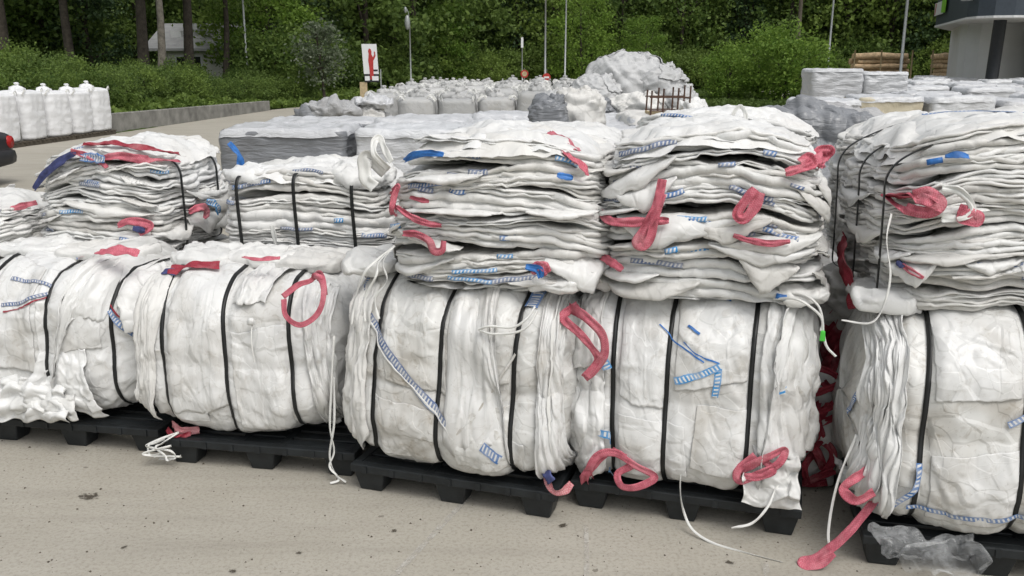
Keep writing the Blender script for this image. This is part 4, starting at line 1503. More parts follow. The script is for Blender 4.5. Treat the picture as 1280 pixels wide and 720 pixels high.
        P[..., 2] = np.maximum(P[..., 2], .004)
        o = mk('bag_fold', P.reshape(-1, 3), gridf(m, 9), M[mats[R_.randint(len(mats))]], root, True, st(tt[:, None] * wdt, ks[None] * .12).reshape(-1, 2))
        sm = o.modifiers.new('solid', 'SOLIDIFY')
        sm.thickness = .004
    # stitched hems showing here and there along the folded edges
    for _ in range(seams):
        k = R_.randint(1, n)
        x0 = -a + 2 * a * R_.rand()
        rim_seam(s, k * 19.0 / n, x0, x0 + .06 + .2 * R_.rand() ** 1.5, ('stitch_blue', 'stitch_navy', 'stitch_navy', 'stitch_bright')[R_.randint(4)], .016 + .012 * R_.rand())
    # top sheets
    nr, nt = 46, 150
    for q in range(3):
        C, N = supell(a * (.96 - .09 * q) - .015, b * (.97 - .09 * q) - .015, ne - 1.4, nt, 0)
        off = (R_.rand(2) - .5) * .10
        P = np.zeros((nr, nt, 3))
        for i, u in enumerate(np.linspace(0, 1.0, nr)):
            x = C[:, 0] * u + off[0] * (q > 0)
            y = C[:, 1] * u + off[1] * (q > 0)
            base = h + dome * (1 - 1.3 * np.clip(np.abs(x) / a, 0, 1) ** 2.5) + .035 * wild * noise3(st(x * 1.5, y * 1.5, seed + 1), seed + 50)
            z = base + .016 + .011 * q + .011 * wrinkle(TA, x, y, .95, seed + q) + .004 * wrinkle(TC, x, y, .8, seed + q + 4) + .09 * facets(x, y * .7, .22, seed + q) + .10 * facets(x, y, .09, seed + q + 1)
            drop = .06 * np.clip((u - .72) / .28, 0, 1) ** 1.6
            ed = .045 * noise3(st(C[:, 0] * 3.2, C[:, 1] * 3.2, q * 4.4 + seed), seed + q) + .014 * noise3(st(C[:, 0] * 11, C[:, 1] * 11, q), seed)
            P[i, :, 0] = x + N[:, 0] * ed * u ** 6
            P[i, :, 1] = y + N[:, 1] * ed * u ** 6
            P[i, :, 2] = z - drop
        P[..., 0] += lean[0]
        P[..., 1] += lean[1]
        mk('top_sheet', P.reshape(-1, 3), gridf(nr, nt, False, True), M[topmat if q else 'fab_b'], root, True, P[..., :2].reshape(-1, 2))
    return s


def front_y(s, x, z):
    f = min(max(z / s.h, 0), 1)
    env = 1 - .10 * abs(2 * f - .95) ** 2.5
    xr = min(abs(x - s.lean[0] * f) / (s.a * env), .999)
    return -s.b * env * (1 - xr ** 5) ** .2 + s.lean[1] * f


def on_front(s, pts, off=.035):
    return [(p[0], front_y(s, p[0], p[1]) - (p[2] if len(p) > 2 else off), p[1]) for p in pts]


def band(s, name, pts, width, mat, seed=0, off=.035, twist=0.0, n=50, na=.015, face=(0, -1, .15)):
    return free_band(s.root, name, on_front(s, pts, off), width, mat, face=face, n=n, seed=seed, na=na, twist=twist)


def rim_seam(s, k, x0, x1, mat, width=.024, below=0.0):
    """stitched hem along the folded edge of one layer on the front"""
    P, N, th, _ = s.rims[int(k * s.n / 19.0) % s.n]
    sel = (N[:, 1] < -.2) & (P[:, 0] > x0) & (P[:, 0] < x1)
    if sel.sum() < 4:
        return
    Q, Nn = P[sel], N[sel]
    o = np.argsort(Q[:, 0])
    Q, Nn = Q[o], Nn[o]
    N3 = np.column_stack([Nn, np.full(len(Nn), .25)])
    Q = Q + nrm(N3) * .010 - np.array([0, 0, below])
    if len(Q) > 6:
        for _ in range(2):
            Q[1:-1] = .5 * Q[1:-1] + .25 * (Q[:-2] + Q[2:])
    ribbon('blue_seam', Q, N3, width, .003, M[mat], s.root, across=3)


def hoop(s, axis, at_, width=.021, off=.03):
    """black strap round a folded bale; axis 'x': lies in the plane x = at_, axis 'y': in the plane y = at_"""
    half = (s.b if axis == 'x' else s.a) * .985 + off - .012
    top = lambda v: s.h + .005 + s.dome * (1 - 1.3 * min(abs((at_ if axis == 'x' else v) / s.a), 1) ** 2.5)
    pts = [(-half * k, .004) for k in (0, .3, .6, .88)]
    pts += [(-half, z) for z in np.linspace(.03, top(half) - .05, 9)]
    pts += [(v, top(v)) for v in np.linspace(-half * .93, half * .93, 15)]
    pts += [(half, z) for z in np.linspace(top(half) - .05, .03, 9)]
    pts += [(half * k, .004) for k in (.88, .6, .3, 0)]
    X = catmull(np.array(pts), 170)
    for _ in range(5):
        X[1:-1] = .5 * X[1:-1] + .25 * (X[:-2] + X[2:])
    X[:, 1] = np.maximum(X[:, 1], .004)
    T = np.gradient(X, axis=0)
    N = nrm(np.stack([-T[:, 1], T[:, 0]], -1))
    wob = at_ + .007 * np.sin(np.linspace(0, 17, 170))
    fl = np.clip(X[:, 1] / s.h, 0, 1)
    if axis == 'x':
        P, Nn = st(wob, X[:, 0] + s.lean[1] * fl, X[:, 1]), st(np.zeros(170), N[:, 0], N[:, 1])
    else:
        P, Nn = st(X[:, 0] + s.lean[0] * fl, wob, X[:, 1]), st(N[:, 0], np.zeros(170), N[:, 1])
    ribbon('strap', P, Nn, width, .003, M['strap'], s.root, across=2)


GRP_UP = 'bales of folded bags stacked on the lower bales'
s = folded_bale('folded_bag_bale', (.0, 4.66, 1.075), rad(-14), .53, .5, .62, 23, 101,
                'folded white bag bale with limp white loops at its upper left corner', GRP_UP, lean=(.02, 0))
band(s, 'blue_cloth', [(-.42, .60), (-.36, .63), (-.28, .645), (-.2, .64)], .032, 'blue_print', 31, .045)
band(s, 'lifting_loop', [(-.50, .42), (-.56, .38), (-.52, .31), (-.47, .36), (-.45, .44), (-.43, .49), (-.48, .45), (-.55, .40)], .03, 'red', 32, .06, n=80)
band(s, 'red_strip', [(-.44, .39), (-.36, .355), (-.28, .33), (-.20, .32)], .035, 'red', 33, .04)
band(s, 'red_strip', [(-.36, .445), (-.30, .435), (-.26, .43)], .028, 'red', 34, .045)
band(s, 'red_strip', [(-.40, .27), (-.33, .275), (-.27, .25), (-.24, .20), (-.20, .205), (-.19, .25)], .045, 'red', 35, .045)
band(s, 'red_strip', [(.22, .13), (.27, .15), (.30, .12)], .07, 'red', 36, .045)
band(s, 'blue_cloth', [(.20, .15), (.26, .14), (.27, .10)], .04, 'blue_print', 37, .055)
for k, x0, x1, mt in ((13, -.40, -.2, 'stitch_blue'), (15, -.2, -.05, 'stitch_navy'), (12, -.2, -.1, 'stitch_blue'), (2, -.05, .26, 'stitch_navy'), (17, .3, .42, 'stitch_bright'), (6, .05, .15, 'stitch_blue'), (8, -.5, -.42, 'stitch_bright')):
    rim_seam(s, k, x0, x1, mt)
band(s, 'blue_print', [(.33, .565), (.40, .55)], .03, 'blue_print', 38, .04, n=14)
free_band(s.root, 'red_strip', [(.20, -.05, .715), (.28, -.18, .70), (.36, -.30, .675), (.40, -.36, .66)], .055, 'red', face=(0, -.3, 1), seed=39)
free_band(s.root, 'red_strip', [(.33, -.38, .66), (.38, -.42, .63), (.43, -.44, .60), (.46, -.46, .56)], .05, 'red', face=(.2, -.5, 1), seed=40)
free_band(s.root, 'white_loop', [(-.50, -.42, .56), (-.55, -.46, .63), (-.565, -.42, .685), (-.545, -.40, .70), (-.51, -.44, .66), (-.46, -.48, .60)], .035, 'white_tape', seed=41, n=60, na=.012)
free_band(s.root, 'white_loop', [(-.52, -.40, .54), (-.60, -.44, .62), (-.60, -.46, .52), (-.54, -.5, .48)], .07, 'white_tape', seed=42, n=60, na=.015)
for i in range(3):
    tape(s.root, [(-.46, -.47, .20), (-.50 - .02 * i, -.53, .13), (-.47 - .05 * i, -.56 - .01 * i, .05 + .02 * i), (-.53 - .05 * i, -.57, -.04), (-.50 - .07 * i, -.60, -.13 - .02 * i)], 140 + i, .012, 'white_string')

s = folded_bale('folded_bag_bale', (.98, 4.5, 1.07), rad(-12), .52, .5, .66, 22, 202,
                'folded white bag bale with flat pink loops hanging down its front', GRP_UP, dome=.08)
band(s, 'lifting_loop', [(-.215, .56), (-.225, .50), (-.245, .42), (-.285, .34), (-.315, .28), (-.285, .265), (-.255, .31), (-.24, .40), (-.215, .50)], .05, 'red', 43, .06, n=90)
band(s, 'red_strip', [(-.51, .385), (-.44, .36), (-.34, .365), (-.24, .375), (-.18, .38)], .05, 'red', 44, .045)
band(s, 'lifting_loop', [(.18, .53), (.15, .49), (.11, .42), (.14, .40), (.18, .45), (.20, .515)], .055, 'red', 45, .055, n=60)
band(s, 'red_strip', [(.10, .325), (.17, .305), (.26, .295), (.34, .305)], .036, 'red', 46, .045)
band(s, 'lifting_loop', [(.30, .60), (.36, .615), (.42, .63), (.40, .66), (.36, .64)], .045, 'red', 47, .06)
band(s, 'lifting_loop', [(.44, .62), (.49, .64), (.51, .67), (.46, .67), (.44, .63), (.48, .61)], .05, 'red', 48, .07)
band(s, 'red_strip', [(-.49, .175), (-.44, .17), (-.38, .14)], .05, 'red', 49, .04)
for k, x0, x1, mt in ((17, -.42, -.15, 'stitch_navy'), (14, -.45, -.3, 'stitch_navy'), (12, -.32, -.12, 'stitch_blue'), (11, -.52, -.38, 'stitch_navy'), (9, -.16, .0, 'stitch_bright'), (7, -.1, .38, 'stitch_blue'), (6, -.02, .2, 'stitch_navy'), (4, -.16, .0, 'stitch_bright'), (3, -.35, -.1, 'stitch_navy'), (16, .2, .27, 'stitch_blue'), (8, .2, .3, 'stitch_navy'), (5, .3, .45, 'stitch_blue'), (2, .3, .4, 'blue_print')):
    rim_seam(s, k, x0, x1, mt)
free_band(s.root, 'white_loop', [(.10, .25, .72), (.09, .26, .80), (.12, .27, .84), (.15, .26, .80), (.15, .25, .73)], .02, 'white_tape', seed=50)

s = folded_bale('folded_bag_bale', (2.23, 4.2, 1.095), rad(-4), .60, .54, .64, 23, 303,
                'folded white bag bale at right edge with red bow and side straps', GRP_UP, dome=.13, lean=(-.02, .02))
for y_ in (-.36, 0.0, .36):
    hoop(s, 'y', y_, off=.035)
band(s, 'red_bow', [(-.60, .47), (-.55, .50), (-.50, .52), (-.46, .48), (-.50, .44), (-.57, .445), (-.60, .47), (-.53, .49), (-.45, .46)], .06, 'red', 51, .06, n=80, na=.012)
band(s, 'red_bow', [(-.40, .46), (-.35, .445), (-.32, .43), (-.34, .41), (-.39, .425), (-.36, .45)], .05, 'red', 52, .065, n=50, na=.012)
band(s, 'white_strip', [(-.46, .54), (-.40, .53), (-.35, .47), (-.38, .43), (-.46, .42)], .03, 'white_tape', 53, .07)
band(s, 'red_strip', [(-.56, .205), (-.53, .185), (-.49, .165)], .03, 'red', 54, .045)
band(s, 'blue_print', [(-.575, .215), (-.555, .2)], .03, 'navy', 55, .05, n=12)
for k, x0, x1, mt in ((4, -.3, -.1, 'stitch_navy'), (15, -.5, -.42, 'blue_print')):
    rim_seam(s, k, x0, x1, mt)
free_band(s.root, 'blue_seam', [(-.36, .05, .80), (-.2, .04, .815), (0, .02, .815), (.2, .0, .80)], .02, 'stitch_blue', face=(0, 0, 1), seed=56, na=.004)
free_band(s.root, 'blue_print', [(-.14, -.30, .79), (-.08, -.31, .79), (-.03, -.30, .79)], .05, 'stitch_bright', face=(0, -.3, 1), seed=57, n=16, na=.004)
free_band(s.root, 'blue_print', [(-.44, -.48, .66), (-.39, -.49, .665), (-.35, -.49, .66)], .03, 'blue_print', face=(0, -.5, 1), seed=58, n=16)
free_band(s.root, 'red_cloth', [(-.62, .20, .20), (-.66, .05, .12), (-.65, -.08, .03), (-.64, -.12, -.08)], .12, 'darkred', face=(-1, -.2, 0), seed=59, na=.02)
tape(s.root, [(-.62, -.45, .42), (-.645, -.50, .32), (-.63, -.54, .18), (-.65, -.56, .06), (-.70, -.57, -.02), (-.80, -.5, -.03)], 60, .009, 'white_string')

s = folded_bale('folded_bag_bale', (-2.47, 6.04, .97), rad(-12.5), .46, .5, .56, 19, 404,
                'bale of folded white bags at left with red and purple strips along its top', GRP_UP, dome=.07, wild=1.3)
for y_ in (-.22, .2):
    hoop(s, 'y', y_, off=.03)
band(s, 'red_strip', [(-.08, .64), (.02, .615), (.10, .58), (.16, .545)], .045, 'red', 61, .05)
band(s, 'red_strip', [(.14, .60), (.25, .615), (.36, .59), (.46, .56)], .06, 'red', 62, .05, na=.012)
band(s, 'purple_strip', [(-.36, .40), (-.26, .50), (-.15, .58), (-.05, .63)], .05, 'navy', 63, .05)
free_band(s.root, 'red_strip', [(-.05, -.42, .67), (.15, -.40, .675), (.35, -.38, .65), (.46, -.2, .60)], .06, 'darkred', face=(0, -.4, 1), seed=64)
band(s, 'blue_print', [(-.02, .60), (.08, .60), (.15, .59)], .06, 'stitch_blue', 65, .055, n=20)
band(s, 'red_strip', [(.22, .20), (.30, .23), (.40, .20), (.34, .15)], .06, 'red', 66, .045, na=.014)
band(s, 'purple_strip', [(.32, .19), (.38, .17)], .04, 'navy', 67, .06, n=14)
band(s, 'red_strip', [(-.06, .04), (.05, .075), (.2, .08), (.3, .07)], .05, 'red', 68, .045, na=.01)
free_band(s.root, 'red_strip', [(-.44, -.40, .30), (-.52, -.44, .28), (-.60, -.48, .25)], .05, 'red', seed=69)
free_band(s.root, 'red_strip', [(.49, -.2, .24), (.53, -.12, .26), (.52, -.02, .22), (.53, -.10, .19)], .06, 'red', face=(1, -.2, .1), seed=70)
free_band(s.root, 'blue_print', [(.50, .0, .28), (.53, .06, .25), (.52, .1, .18)], .05, 'stitch_bright', face=(1, -.2, .1), seed=71)
free_band(s.root, 'blue_cloth', [(.46, .40, .62), (.52, .42, .54), (.53, .40, .44), (.51, .38, .38)], .06, 'blue_print', face=(.9, -.4, .2), seed=72, na=.02)
for k, x0, x1, mt in ((2, .1, .25, 'stitch_blue'), (12, -.1, .1, 'stitch_navy'), (3, .2, .32, 'stitch_blue')):
    rim_seam(s, k, x0, x1, mt)
B1 = s

s = folded_bale('folded_bag_bale', (-1.24, 5.95, .95), rad(-8), .56, .45, .47, 15, 505,
                'low bale of plain white folded bags with three upright black straps', GRP_UP, dome=.05, tongues=0, wild=.75)
for x_ in (-.36, .0, .36):
    hoop(s, 'x', x_, off=.03)
flapm = M['fab_a']
band(s, 'blue_print', [(.12, .02), (.2, .03)], .05, 'stitch_bright', 73, .05, n=14)
band(s, 'white_strip', [(-.14, .22), (-.13, .12), (-.12, .02)], .03, 'white_tape', 74, .04)
blob(s.root, 'crumpled_sack', (.36, -.25, .50), (.2, .16, .075), 75, M['fab_a'], .025, fac=.7)
blob(s.root, 'crumpled_sack', (-.30, -.2, .49), (.24, .2, .06), 76, M['fab_a'], .02, fac=.7)
blob(s.root, 'crumpled_sack', (.05, -.0, .53), (.22, .2, .05), 77, M['fab_a'], .02, fac=.7)

s = folded_bale('folded_bag_bale', (-3.50, 6.0, .97), rad(-12), .5, .5, .24, 11, 606,
                'low flat bale of white bags cut by the left picture edge', GRP_UP, dome=.03, tongues=6)

# second row: lower bales mostly hidden, and the folded bales on them
low2 = [(-3.45, 6.15, -10, 'white bale under the flat bale at the left picture edge'), (-2.35, 6.22, -11, 'white bale under the folded bags with red and purple strips'),
        (-1.20, 6.05, -9, 'white bale under the low folded bale with three upright straps'), (.08, 5.78, -14, 'white bale on the ground behind the bale with the diagonal seam'),
        (1.22, 5.55, -13, 'white bale with dark red strips seen in the gap at the right'), (2.38, 5.35, -8, 'white bale on the ground behind the right edge bale')]
SB2 = []
for i, (x, y, yw, lab) in enumerate(low2):
    r, S = strapped_bale('strapped_bale', (x, y, 0), rad(yw), (.58, .5, .48), [-.33, 0, .33], 70 + i, M['fab_c'], lab, 'strapped bales in the second row', (90, 120))
    SB2.append((r, S))
r, S = SB2[4]
for i in range(4):
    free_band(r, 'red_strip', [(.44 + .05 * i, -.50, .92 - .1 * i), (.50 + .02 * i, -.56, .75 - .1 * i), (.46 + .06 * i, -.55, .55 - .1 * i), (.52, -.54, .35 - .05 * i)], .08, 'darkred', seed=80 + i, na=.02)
r, S = SB2[5]
for i in range(4):
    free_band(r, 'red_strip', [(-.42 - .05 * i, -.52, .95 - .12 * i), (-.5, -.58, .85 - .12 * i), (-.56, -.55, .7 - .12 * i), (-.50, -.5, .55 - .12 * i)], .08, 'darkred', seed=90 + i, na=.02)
blob(r, 'loose_sack', (-.42, -.50, .85), (.2, .16, .18), 95, M['fab_c'], .05)
GRP_UP2 = 'bales of folded bags stacked in the second row'
folded_bale('folded_bag_bale', (.22, 5.75, .97), rad(-10), .54, .48, .68, 22, 707, 'pale folded bale directly behind the folded bale with white loops at its corner', GRP_UP2, res=130, tongues=6, dome=.06)
folded_bale('folded_bag_bale', (1.28, 5.58, .97), rad(-14), .56, .5, .78, 24, 808, 'white folded bale behind the one with pink hanging loops, its top just higher', GRP_UP2, res=130, tongues=6, dome=.06)
folded_bale('folded_bag_bale', (2.5, 5.45, .97), rad(-6), .56, .5, .72, 22, 909, 'white folded bale behind the right edge bale with the red bow', GRP_UP2, res=130, tongues=6, dome=.08)

# red webbing and a crumpled bag lying in the gap before the right edge bale
r = empty('webbing_heap', (1.56, 4.42, 0), rad(-15))
tag(r, 'tangle of dark red webbing and a crumpled bag in the gap at right', 'webbing')
blob(r, 'crumpled_bag', (.0, .10, .26), (.14, .2, .29), 801, M['fab_c'], .03, 44, 60, n=3.0, fac=.8)
for i in range(6):
    rr = np.random.RandomState(810 + i)
    z0 = .60 - .09 * i
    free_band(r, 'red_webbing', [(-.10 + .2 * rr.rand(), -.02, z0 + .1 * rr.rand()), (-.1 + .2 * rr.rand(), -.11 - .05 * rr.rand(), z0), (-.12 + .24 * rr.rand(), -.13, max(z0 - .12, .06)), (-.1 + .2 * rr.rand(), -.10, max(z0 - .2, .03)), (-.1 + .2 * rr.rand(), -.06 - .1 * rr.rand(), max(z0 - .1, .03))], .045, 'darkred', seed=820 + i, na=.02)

# ================================================================== goods farther back in the yard
def big_bag(w=.92, d=.92, h=1.15, seed=1, mat='bag_white', spout=True, nu=40, nv=64):
    root = empty('big_bag', (0, 0, 0))
    C, N = supell(w / 2, d / 2, 4.2, nv)
    P = []
    ang = np.arctan2(C[:, 1], C[:, 0])
    for i, u in enumerate(np.linspace(0, 1, nu)):
        if u < .08:
            k, z = .86 + .14 * math.sin(u / .08 * PI / 2), h * u * .6
        elif u < .82:
            t = (u - .08) / .74
            k, z = 1 + .035 * math.sin(PI * t), h * (.048 + .93 * t)
        else:
            t = (u - .82) / .18
            k, z = 1 - t * .86, h * (.978 + .05 * math.sin(t * PI * .8))
        bul = .0025 * math.sin(z * 34) * (1 if .08 < u < .82 else 0)
        dd = bul + .018 * fbm(st(C[:, 0] * 3, C[:, 1] * 3, z * 3 + seed), seed, 2) + .0055 * wrinkle(TA, ang * w * .6, np.full_like(ang, z), .9, seed)
        P.append(st(C[:, 0] * k + N[:, 0] * dd, C[:, 1] * k + N[:, 1] * dd, z + (.02 * noise3(st(C[:, 0] * 5, C[:, 1] * 5, seed), 3) if u > .8 else 0)))
    P = np.array(P)
    P[..., 2] = np.maximum(P[..., 2], 0)
    mk('body', P.reshape(-1, 3), gridf(nu, nv, False, True)[:, ::-1].copy(), M[mat], root)
    if spout:
        prof = [(.17, -.02), (.19, .05), (.18, .10), (.06, .14), (.035, .165), (.07, .20), (.04, .23), (.0, .235)]
        V = []
        a = np.linspace(0, 2 * PI, 28, endpoint=False)
        for r_, z in prof:
            rr = r_ * (1 + .12 * np.sin(a * 7 + seed))
            V.append(st(rr * np.cos(a), rr * np.sin(a), h * 1.0 + z + .02 * np.sin(a * 3 + seed) * (r_ > .05)))
        mk('spout', np.array(V).reshape(-1, 3), gridf(len(prof), 28, False, True)[:, ::-1].copy(), M[mat], root)
    for sx in (-1, 1):
        for sy in (-1, 1):
            x, y = sx * w * .40, sy * d * .40
            free_band(root, 'lifting_loop', [(x, y + .12, h * .97), (x + .03 * sx, y + .05, h * 1.05), (x + .06 * sx, y - .04, h * 1.03), (x + .04 * sx, y - .12, h * .94)], .05, 'white_tape', face=(sx, 0, .3), n=16, seed=seed)
    return root


def wood_pallet(mat='wood_pole'):
    root = empty('wooden_pallet', (0, 0, 0))
    for i in range(6):
        mb = MB()
        y = -.5 + i * .18
        mb.box(-.52, .52, y, y + .11, .105, .13)
        mb.build('deck_board', M[mat], root)
    for x in (-.48, -.05, .38):
        mb = MB()
        mb.box(x, x + .1, -.5, .51, .02, .104)
        mb.build('bearer', M[mat], root)
        mb = MB()
        mb.box(x, x + .1, -.5, .51, 0, .019)
        mb.build('skid', M[mat], root)
    return root


# row of clean white bags at the far left
ord_ = ['nearest the picture edge', 'second from the picture edge', 'third from the picture edge', 'fourth from the picture edge', 'last and farthest, beside the concrete wall', 'farthest left, cut by the picture edge']
bagL = big_bag(.98, .98, 1.2, 3)
palL = wood_pallet()
pts = [(t, np.array([-12.66, 22.9]) * (1 - t) + np.array([-12.0, 27.9]) * t) for t in (.14, .36, .58, .79, .985)]
for i, (t, p) in enumerate(pts + [(0, np.array([-12.75, 22.0]))]):
    b = bagL if i == 0 else copy_tree(bagL)
    q = palL if i == 0 else copy_tree(palL)
    cx, cy = p[0] - .52, p[1] - .1
    b.location = (cx, cy, .131)
    b.rotation_euler.z = rad(-8 + 5 * math.sin(i * 2.3))
    b.scale = (1, 1, 1 + .03 * math.sin(i * 1.7))
    q.location = (cx, cy, 0)
    q.rotation_euler.z = rad(-8)
    nm = ['second bag from the picture edge', 'third bag from the picture edge', 'fourth bag from the picture edge', 'fifth bag from the picture edge', 'last bag, beside the concrete wall', 'first bag, cut by the picture edge'][i]
    tag(b, 'full white bag with tied spout at far left, ' + nm, 'bag', 'full white bags by the retaining wall')
    tag(q, 'dark weathered pallet under the full white bags, below the ' + nm.split(',')[0], 'pallet', 'pallets under the full white bags')


def wrapped_load(w, d, h, seed, mat, topmat, tiers=5, nu=44, nv=110):
    root = empty('wrapped_load', (0, 0, 0))
    C, N = supell(w / 2, d / 2, 14, nv)
    L = np.concatenate([[0], np.cumsum(np.linalg.norm(np.diff(C, axis=0), axis=1))])
    P = []
    for u in np.linspace(0, 1, nu):
        z = .13 + u * (h - .13)
        tier = abs(math.sin(u * PI * tiers))
        k = -.012 * (1 - min(tier * 5, 1)) - .02 * max(0, (u - .96) / .04) ** 2
        dd = k + .014 * noise3(st(C[:, 0] * 1.5, C[:, 1] * 1.5, int(u * tiers) * 3.3 + seed), seed) + .006 * wrinkle(TB, np.full_like(L, z) * 1.0, L * .35, .8, seed) + .007 * wrinkle(TA, L, np.full_like(L, z), 1.3, seed)
        P.append(st(C[:, 0] + N[:, 0] * dd, C[:, 1] + N[:, 1] * dd, np.full(nv, z) + .02 * noise3(st(C[:, 0] * 2, C[:, 1] * 2, seed), 4) * u))
    P = np.array(P)
    mk('film', P.reshape(-1, 3), gridf(nu, nv, False, True)[:, ::-1].copy(), M[mat], root)
    n = 40
    C2, N2 = supell(w / 2 - .005, d / 2 - .005, 12, nv)
    Q = []
    for i, u in enumerate(np.linspace(0, 1, n)):
        x, y = C2[:, 0] * u, C2[:, 1] * u
        z = h + .02 + .009 * wrinkle(TC, x, y, 1.2, seed) + .008 * wrinkle(TA, x, y, 1.0, seed + 1) + .014 * noise3(st(x * 1.6, y * 1.6, seed), seed) - .11 * max(0, (u - .96) / .04) ** 1.6
        Q.append(st(x + N2[:, 0] * .025 * (u > .95), y + N2[:, 1] * .025 * (u > .95), z))
    mk('top_sheet', np.array(Q).reshape(-1, 3), gridf(n, nv, False, True), M[topmat], root)
    mb = MB()
    for x in (-w / 2 + .05, -.05, w / 2 - .15):
        mb.box(x, x + .1, -d / 2 + .03, d / 2 - .03, 0, .11)
    mb.box(-w / 2 + .03, w / 2 - .03, -d / 2 + .02, d / 2 - .02, .111, .131)
    mb.build('pallet_base', M['beige_wood'], root)
    return root


def put(o, first, loc, rz, lab, cat, grp, sc_=(1, 1, 1)):
    c = o if first else copy_tree(o)
    c.location = loc
    c.rotation_euler.z = rz
    c.scale = sc_
    tag(c, lab, cat, grp)
    return c


loadG = wrapped_load(1.66, 1.25, 1.28, 5, 'film_grey', 'film_white', 4)
put(loadG, True, (-2.93, 12.5, 0), rad(-3), 'dark grey stretch wrapped load, leftmost behind the bales', 'load', None)
loadW = wrapped_load(1.3, 1.2, 1.28, 6, 'film_white', 'film_white', 3)
GW = 'stretch wrapped loads in the middle of the yard'
LW = 'pale stretch wrapped load in the block behind the middle bales'
firstW = True
for j in range(3):
    for i in range(4):
        if j == 0 and i == 3:
            continue
        put(loadW, firstW, (-1.32 + i * 1.34 + .05 * math.sin(i * 5 + j), 12.35 + j * 1.35 + .1 * i, 0), rad(-3 + 180 * ((i + j) % 2)), 'pale wrapped load behind the middle bales, %s from left, %s row' % (ORD[i], ORD[j]), 'load', GW, (1, 1, 1 + .03 * math.sin(i * 3.1 + j * 2)))
        firstW = False
put(loadG, False, (-2.75, 13.9, 0), rad(177), 'grey stretch wrapped load directly behind the leftmost dark grey one', 'load', None)

# weathered bags standing in rows behind
bagF = [big_bag(.95, .95, 1.18 + .05 * k, 20 + k, 'bag_far', True, 26, 44) for k in range(3)]
usedF = [False] * 3
for j in range(13):
    for i in range(6):
        if (i, j) in ((0, 0),):
            continue
        k = (i * 2 + j) % 3
        x = -3.55 + i * 1.04 + .15 * j * .3 + .06 * math.sin(i * 7 + j * 3)
        y = 24.3 + j * 1.35 + .1 * math.sin(i * 3 + j)
        put(bagF[k], not usedF[k], (x, y, 0), rad(4 * math.sin(i + 2 * j)) + PI / 2 * ((i + j) % 4), 'weathered full bag, %s from left in the %s row of tied bags' % (ORD[i], ORD[j]), 'bag', 'weathered bags in rows', (1, 1, 1 + .06 * math.sin(i * 5.1 + j * 2.7)))
        usedF[k] = True
# folded tarpaulins at the left of the rows
r = empty('tarpaulin_heap', (-4.55, 22.6, 0))
tag(r, 'slumped blue grey tarpaulin heap left of the weathered bags', 'tarpaulin')
blob(r, 'lower_fold', (0, 0, .5), (.8, .7, .6), 301, M['film_grey'], .12, 50, 70)
blob(r, 'upper_fold', (.25, -.1, 1.0), (.65, .5, .22), 302, M['sheet_grey'], .10, 50, 70)
r = empty('sheet_heap', (-3.5, 23.0, 0))
tag(r, 'heap of crumpled pale and dark sheets just left of the weathered bag rows', 'sheets')
blob(r, 'lower_fold', (0, 0, .55), (.55, .5, .64), 303, M['fab_side'], .12, 50, 70)
blob(r, 'upper_fold', (.1, -.05, 1.15), (.5, .45, .15), 304, M['film_white'], .10, 50, 70)

# grey sack heap in the centre
loadH = wrapped_load(1.3, 1.2, 1.1, 8, 'film_white', 'fab_c', 3)
for i, (x, y) in enumerate([(1.35, 17.0), (2.75, 17.1), (1.4, 18.4), (2.8, 18.5)]):
    put(loadH, i == 0, (x, y, 0), rad(90 * i), 'pale wrapped load under the grey sack heap, %s' % ['front left', 'front right', 'rear left', 'rear right'][i], 'load', 'loads under the sack heap')
SK = [
    ((.90, 16.8, 1.34), (.46, .40, .26), 'heap', 'small grey sack at the left end of the sack heap'),
    ((1.50, 16.9, 1.52), (.46, .42, .38), 'heap', 'grey sack between the small left one and the top of the heap'),
    ((2.12, 17.4, 1.72), (.74, .55, .56), 'heap', 'broad grey sack at the very top of the sack heap'),
    ((2.62, 17.3, 1.66), (.56, .5, .44), 'heap', 'grey tied sack right of the top of the sack heap'),
    ((2.95, 17.0, 1.40), (.42, .4, .30), 'heap', 'grey slumped sack at the right end of the sack heap'),
    ((2.15, 16.4, 1.34), (.50, .36, .26), 'fab_c', 'flat pale sack at the front foot of the sack heap'),
    ((1.45, 16.3, 1.27), (.34, .28, .19), 'film_grey', 'dark grey sack wedged low between the heaped sacks'),
]
for i, (p, dm, mt, lab) in enumerate(SK):
    r = empty('grey_sack', (p[0], p[1], p[2] - dm[2] * .86))
    tag(r, lab, 'sack', 'sacks in the heap')
    blob(r, 'body', (0, 0, dm[2] * .86), dm, 310 + i, M[mt], .12 * max(dm), 90, 130, n=2.3, fq=5.0, fac=.25, folds=6)
    blob(r, 'tied_neck', (dm[0] * .45, -.1, dm[2] * 1.66), (.09, .08, .10), 330 + i, M[mt], .03, 20, 26)

# white sacks in front of the heap
SK2 = [((.78, 10.9, 1.31), (.30, .3, .27), 'fab_c', 'crumpled pale sack lying on the wrapped loads before the heap'),
       ((.42, 10.6, 1.31), (.22, .25, .22), 'film_grey', 'grey blue sack beside the crumpled pale one before the heap')]
for i, (p, dm, mt, lab) in enumerate(SK2):
    r = empty('white_sack', (p[0], p[1], p[2]))
    tag(r, lab, 'sack')
    blob(r, 'body', (0, 0, dm[2] * .86), dm, 340 + i, M[mt], .14 * max(dm), 50, 70, n=3.2)
    blob(r, 'tied_neck', (.08, 0, dm[2] * 1.7), (.08, .08, .08), 345 + i, M[mt], .03, 20, 26)
put(loadW, False, (.62, 10.85, 0), rad(4), 'pale stretch wrapped load carrying the two crumpled sacks', 'load', GW, (.9, .9, 1))

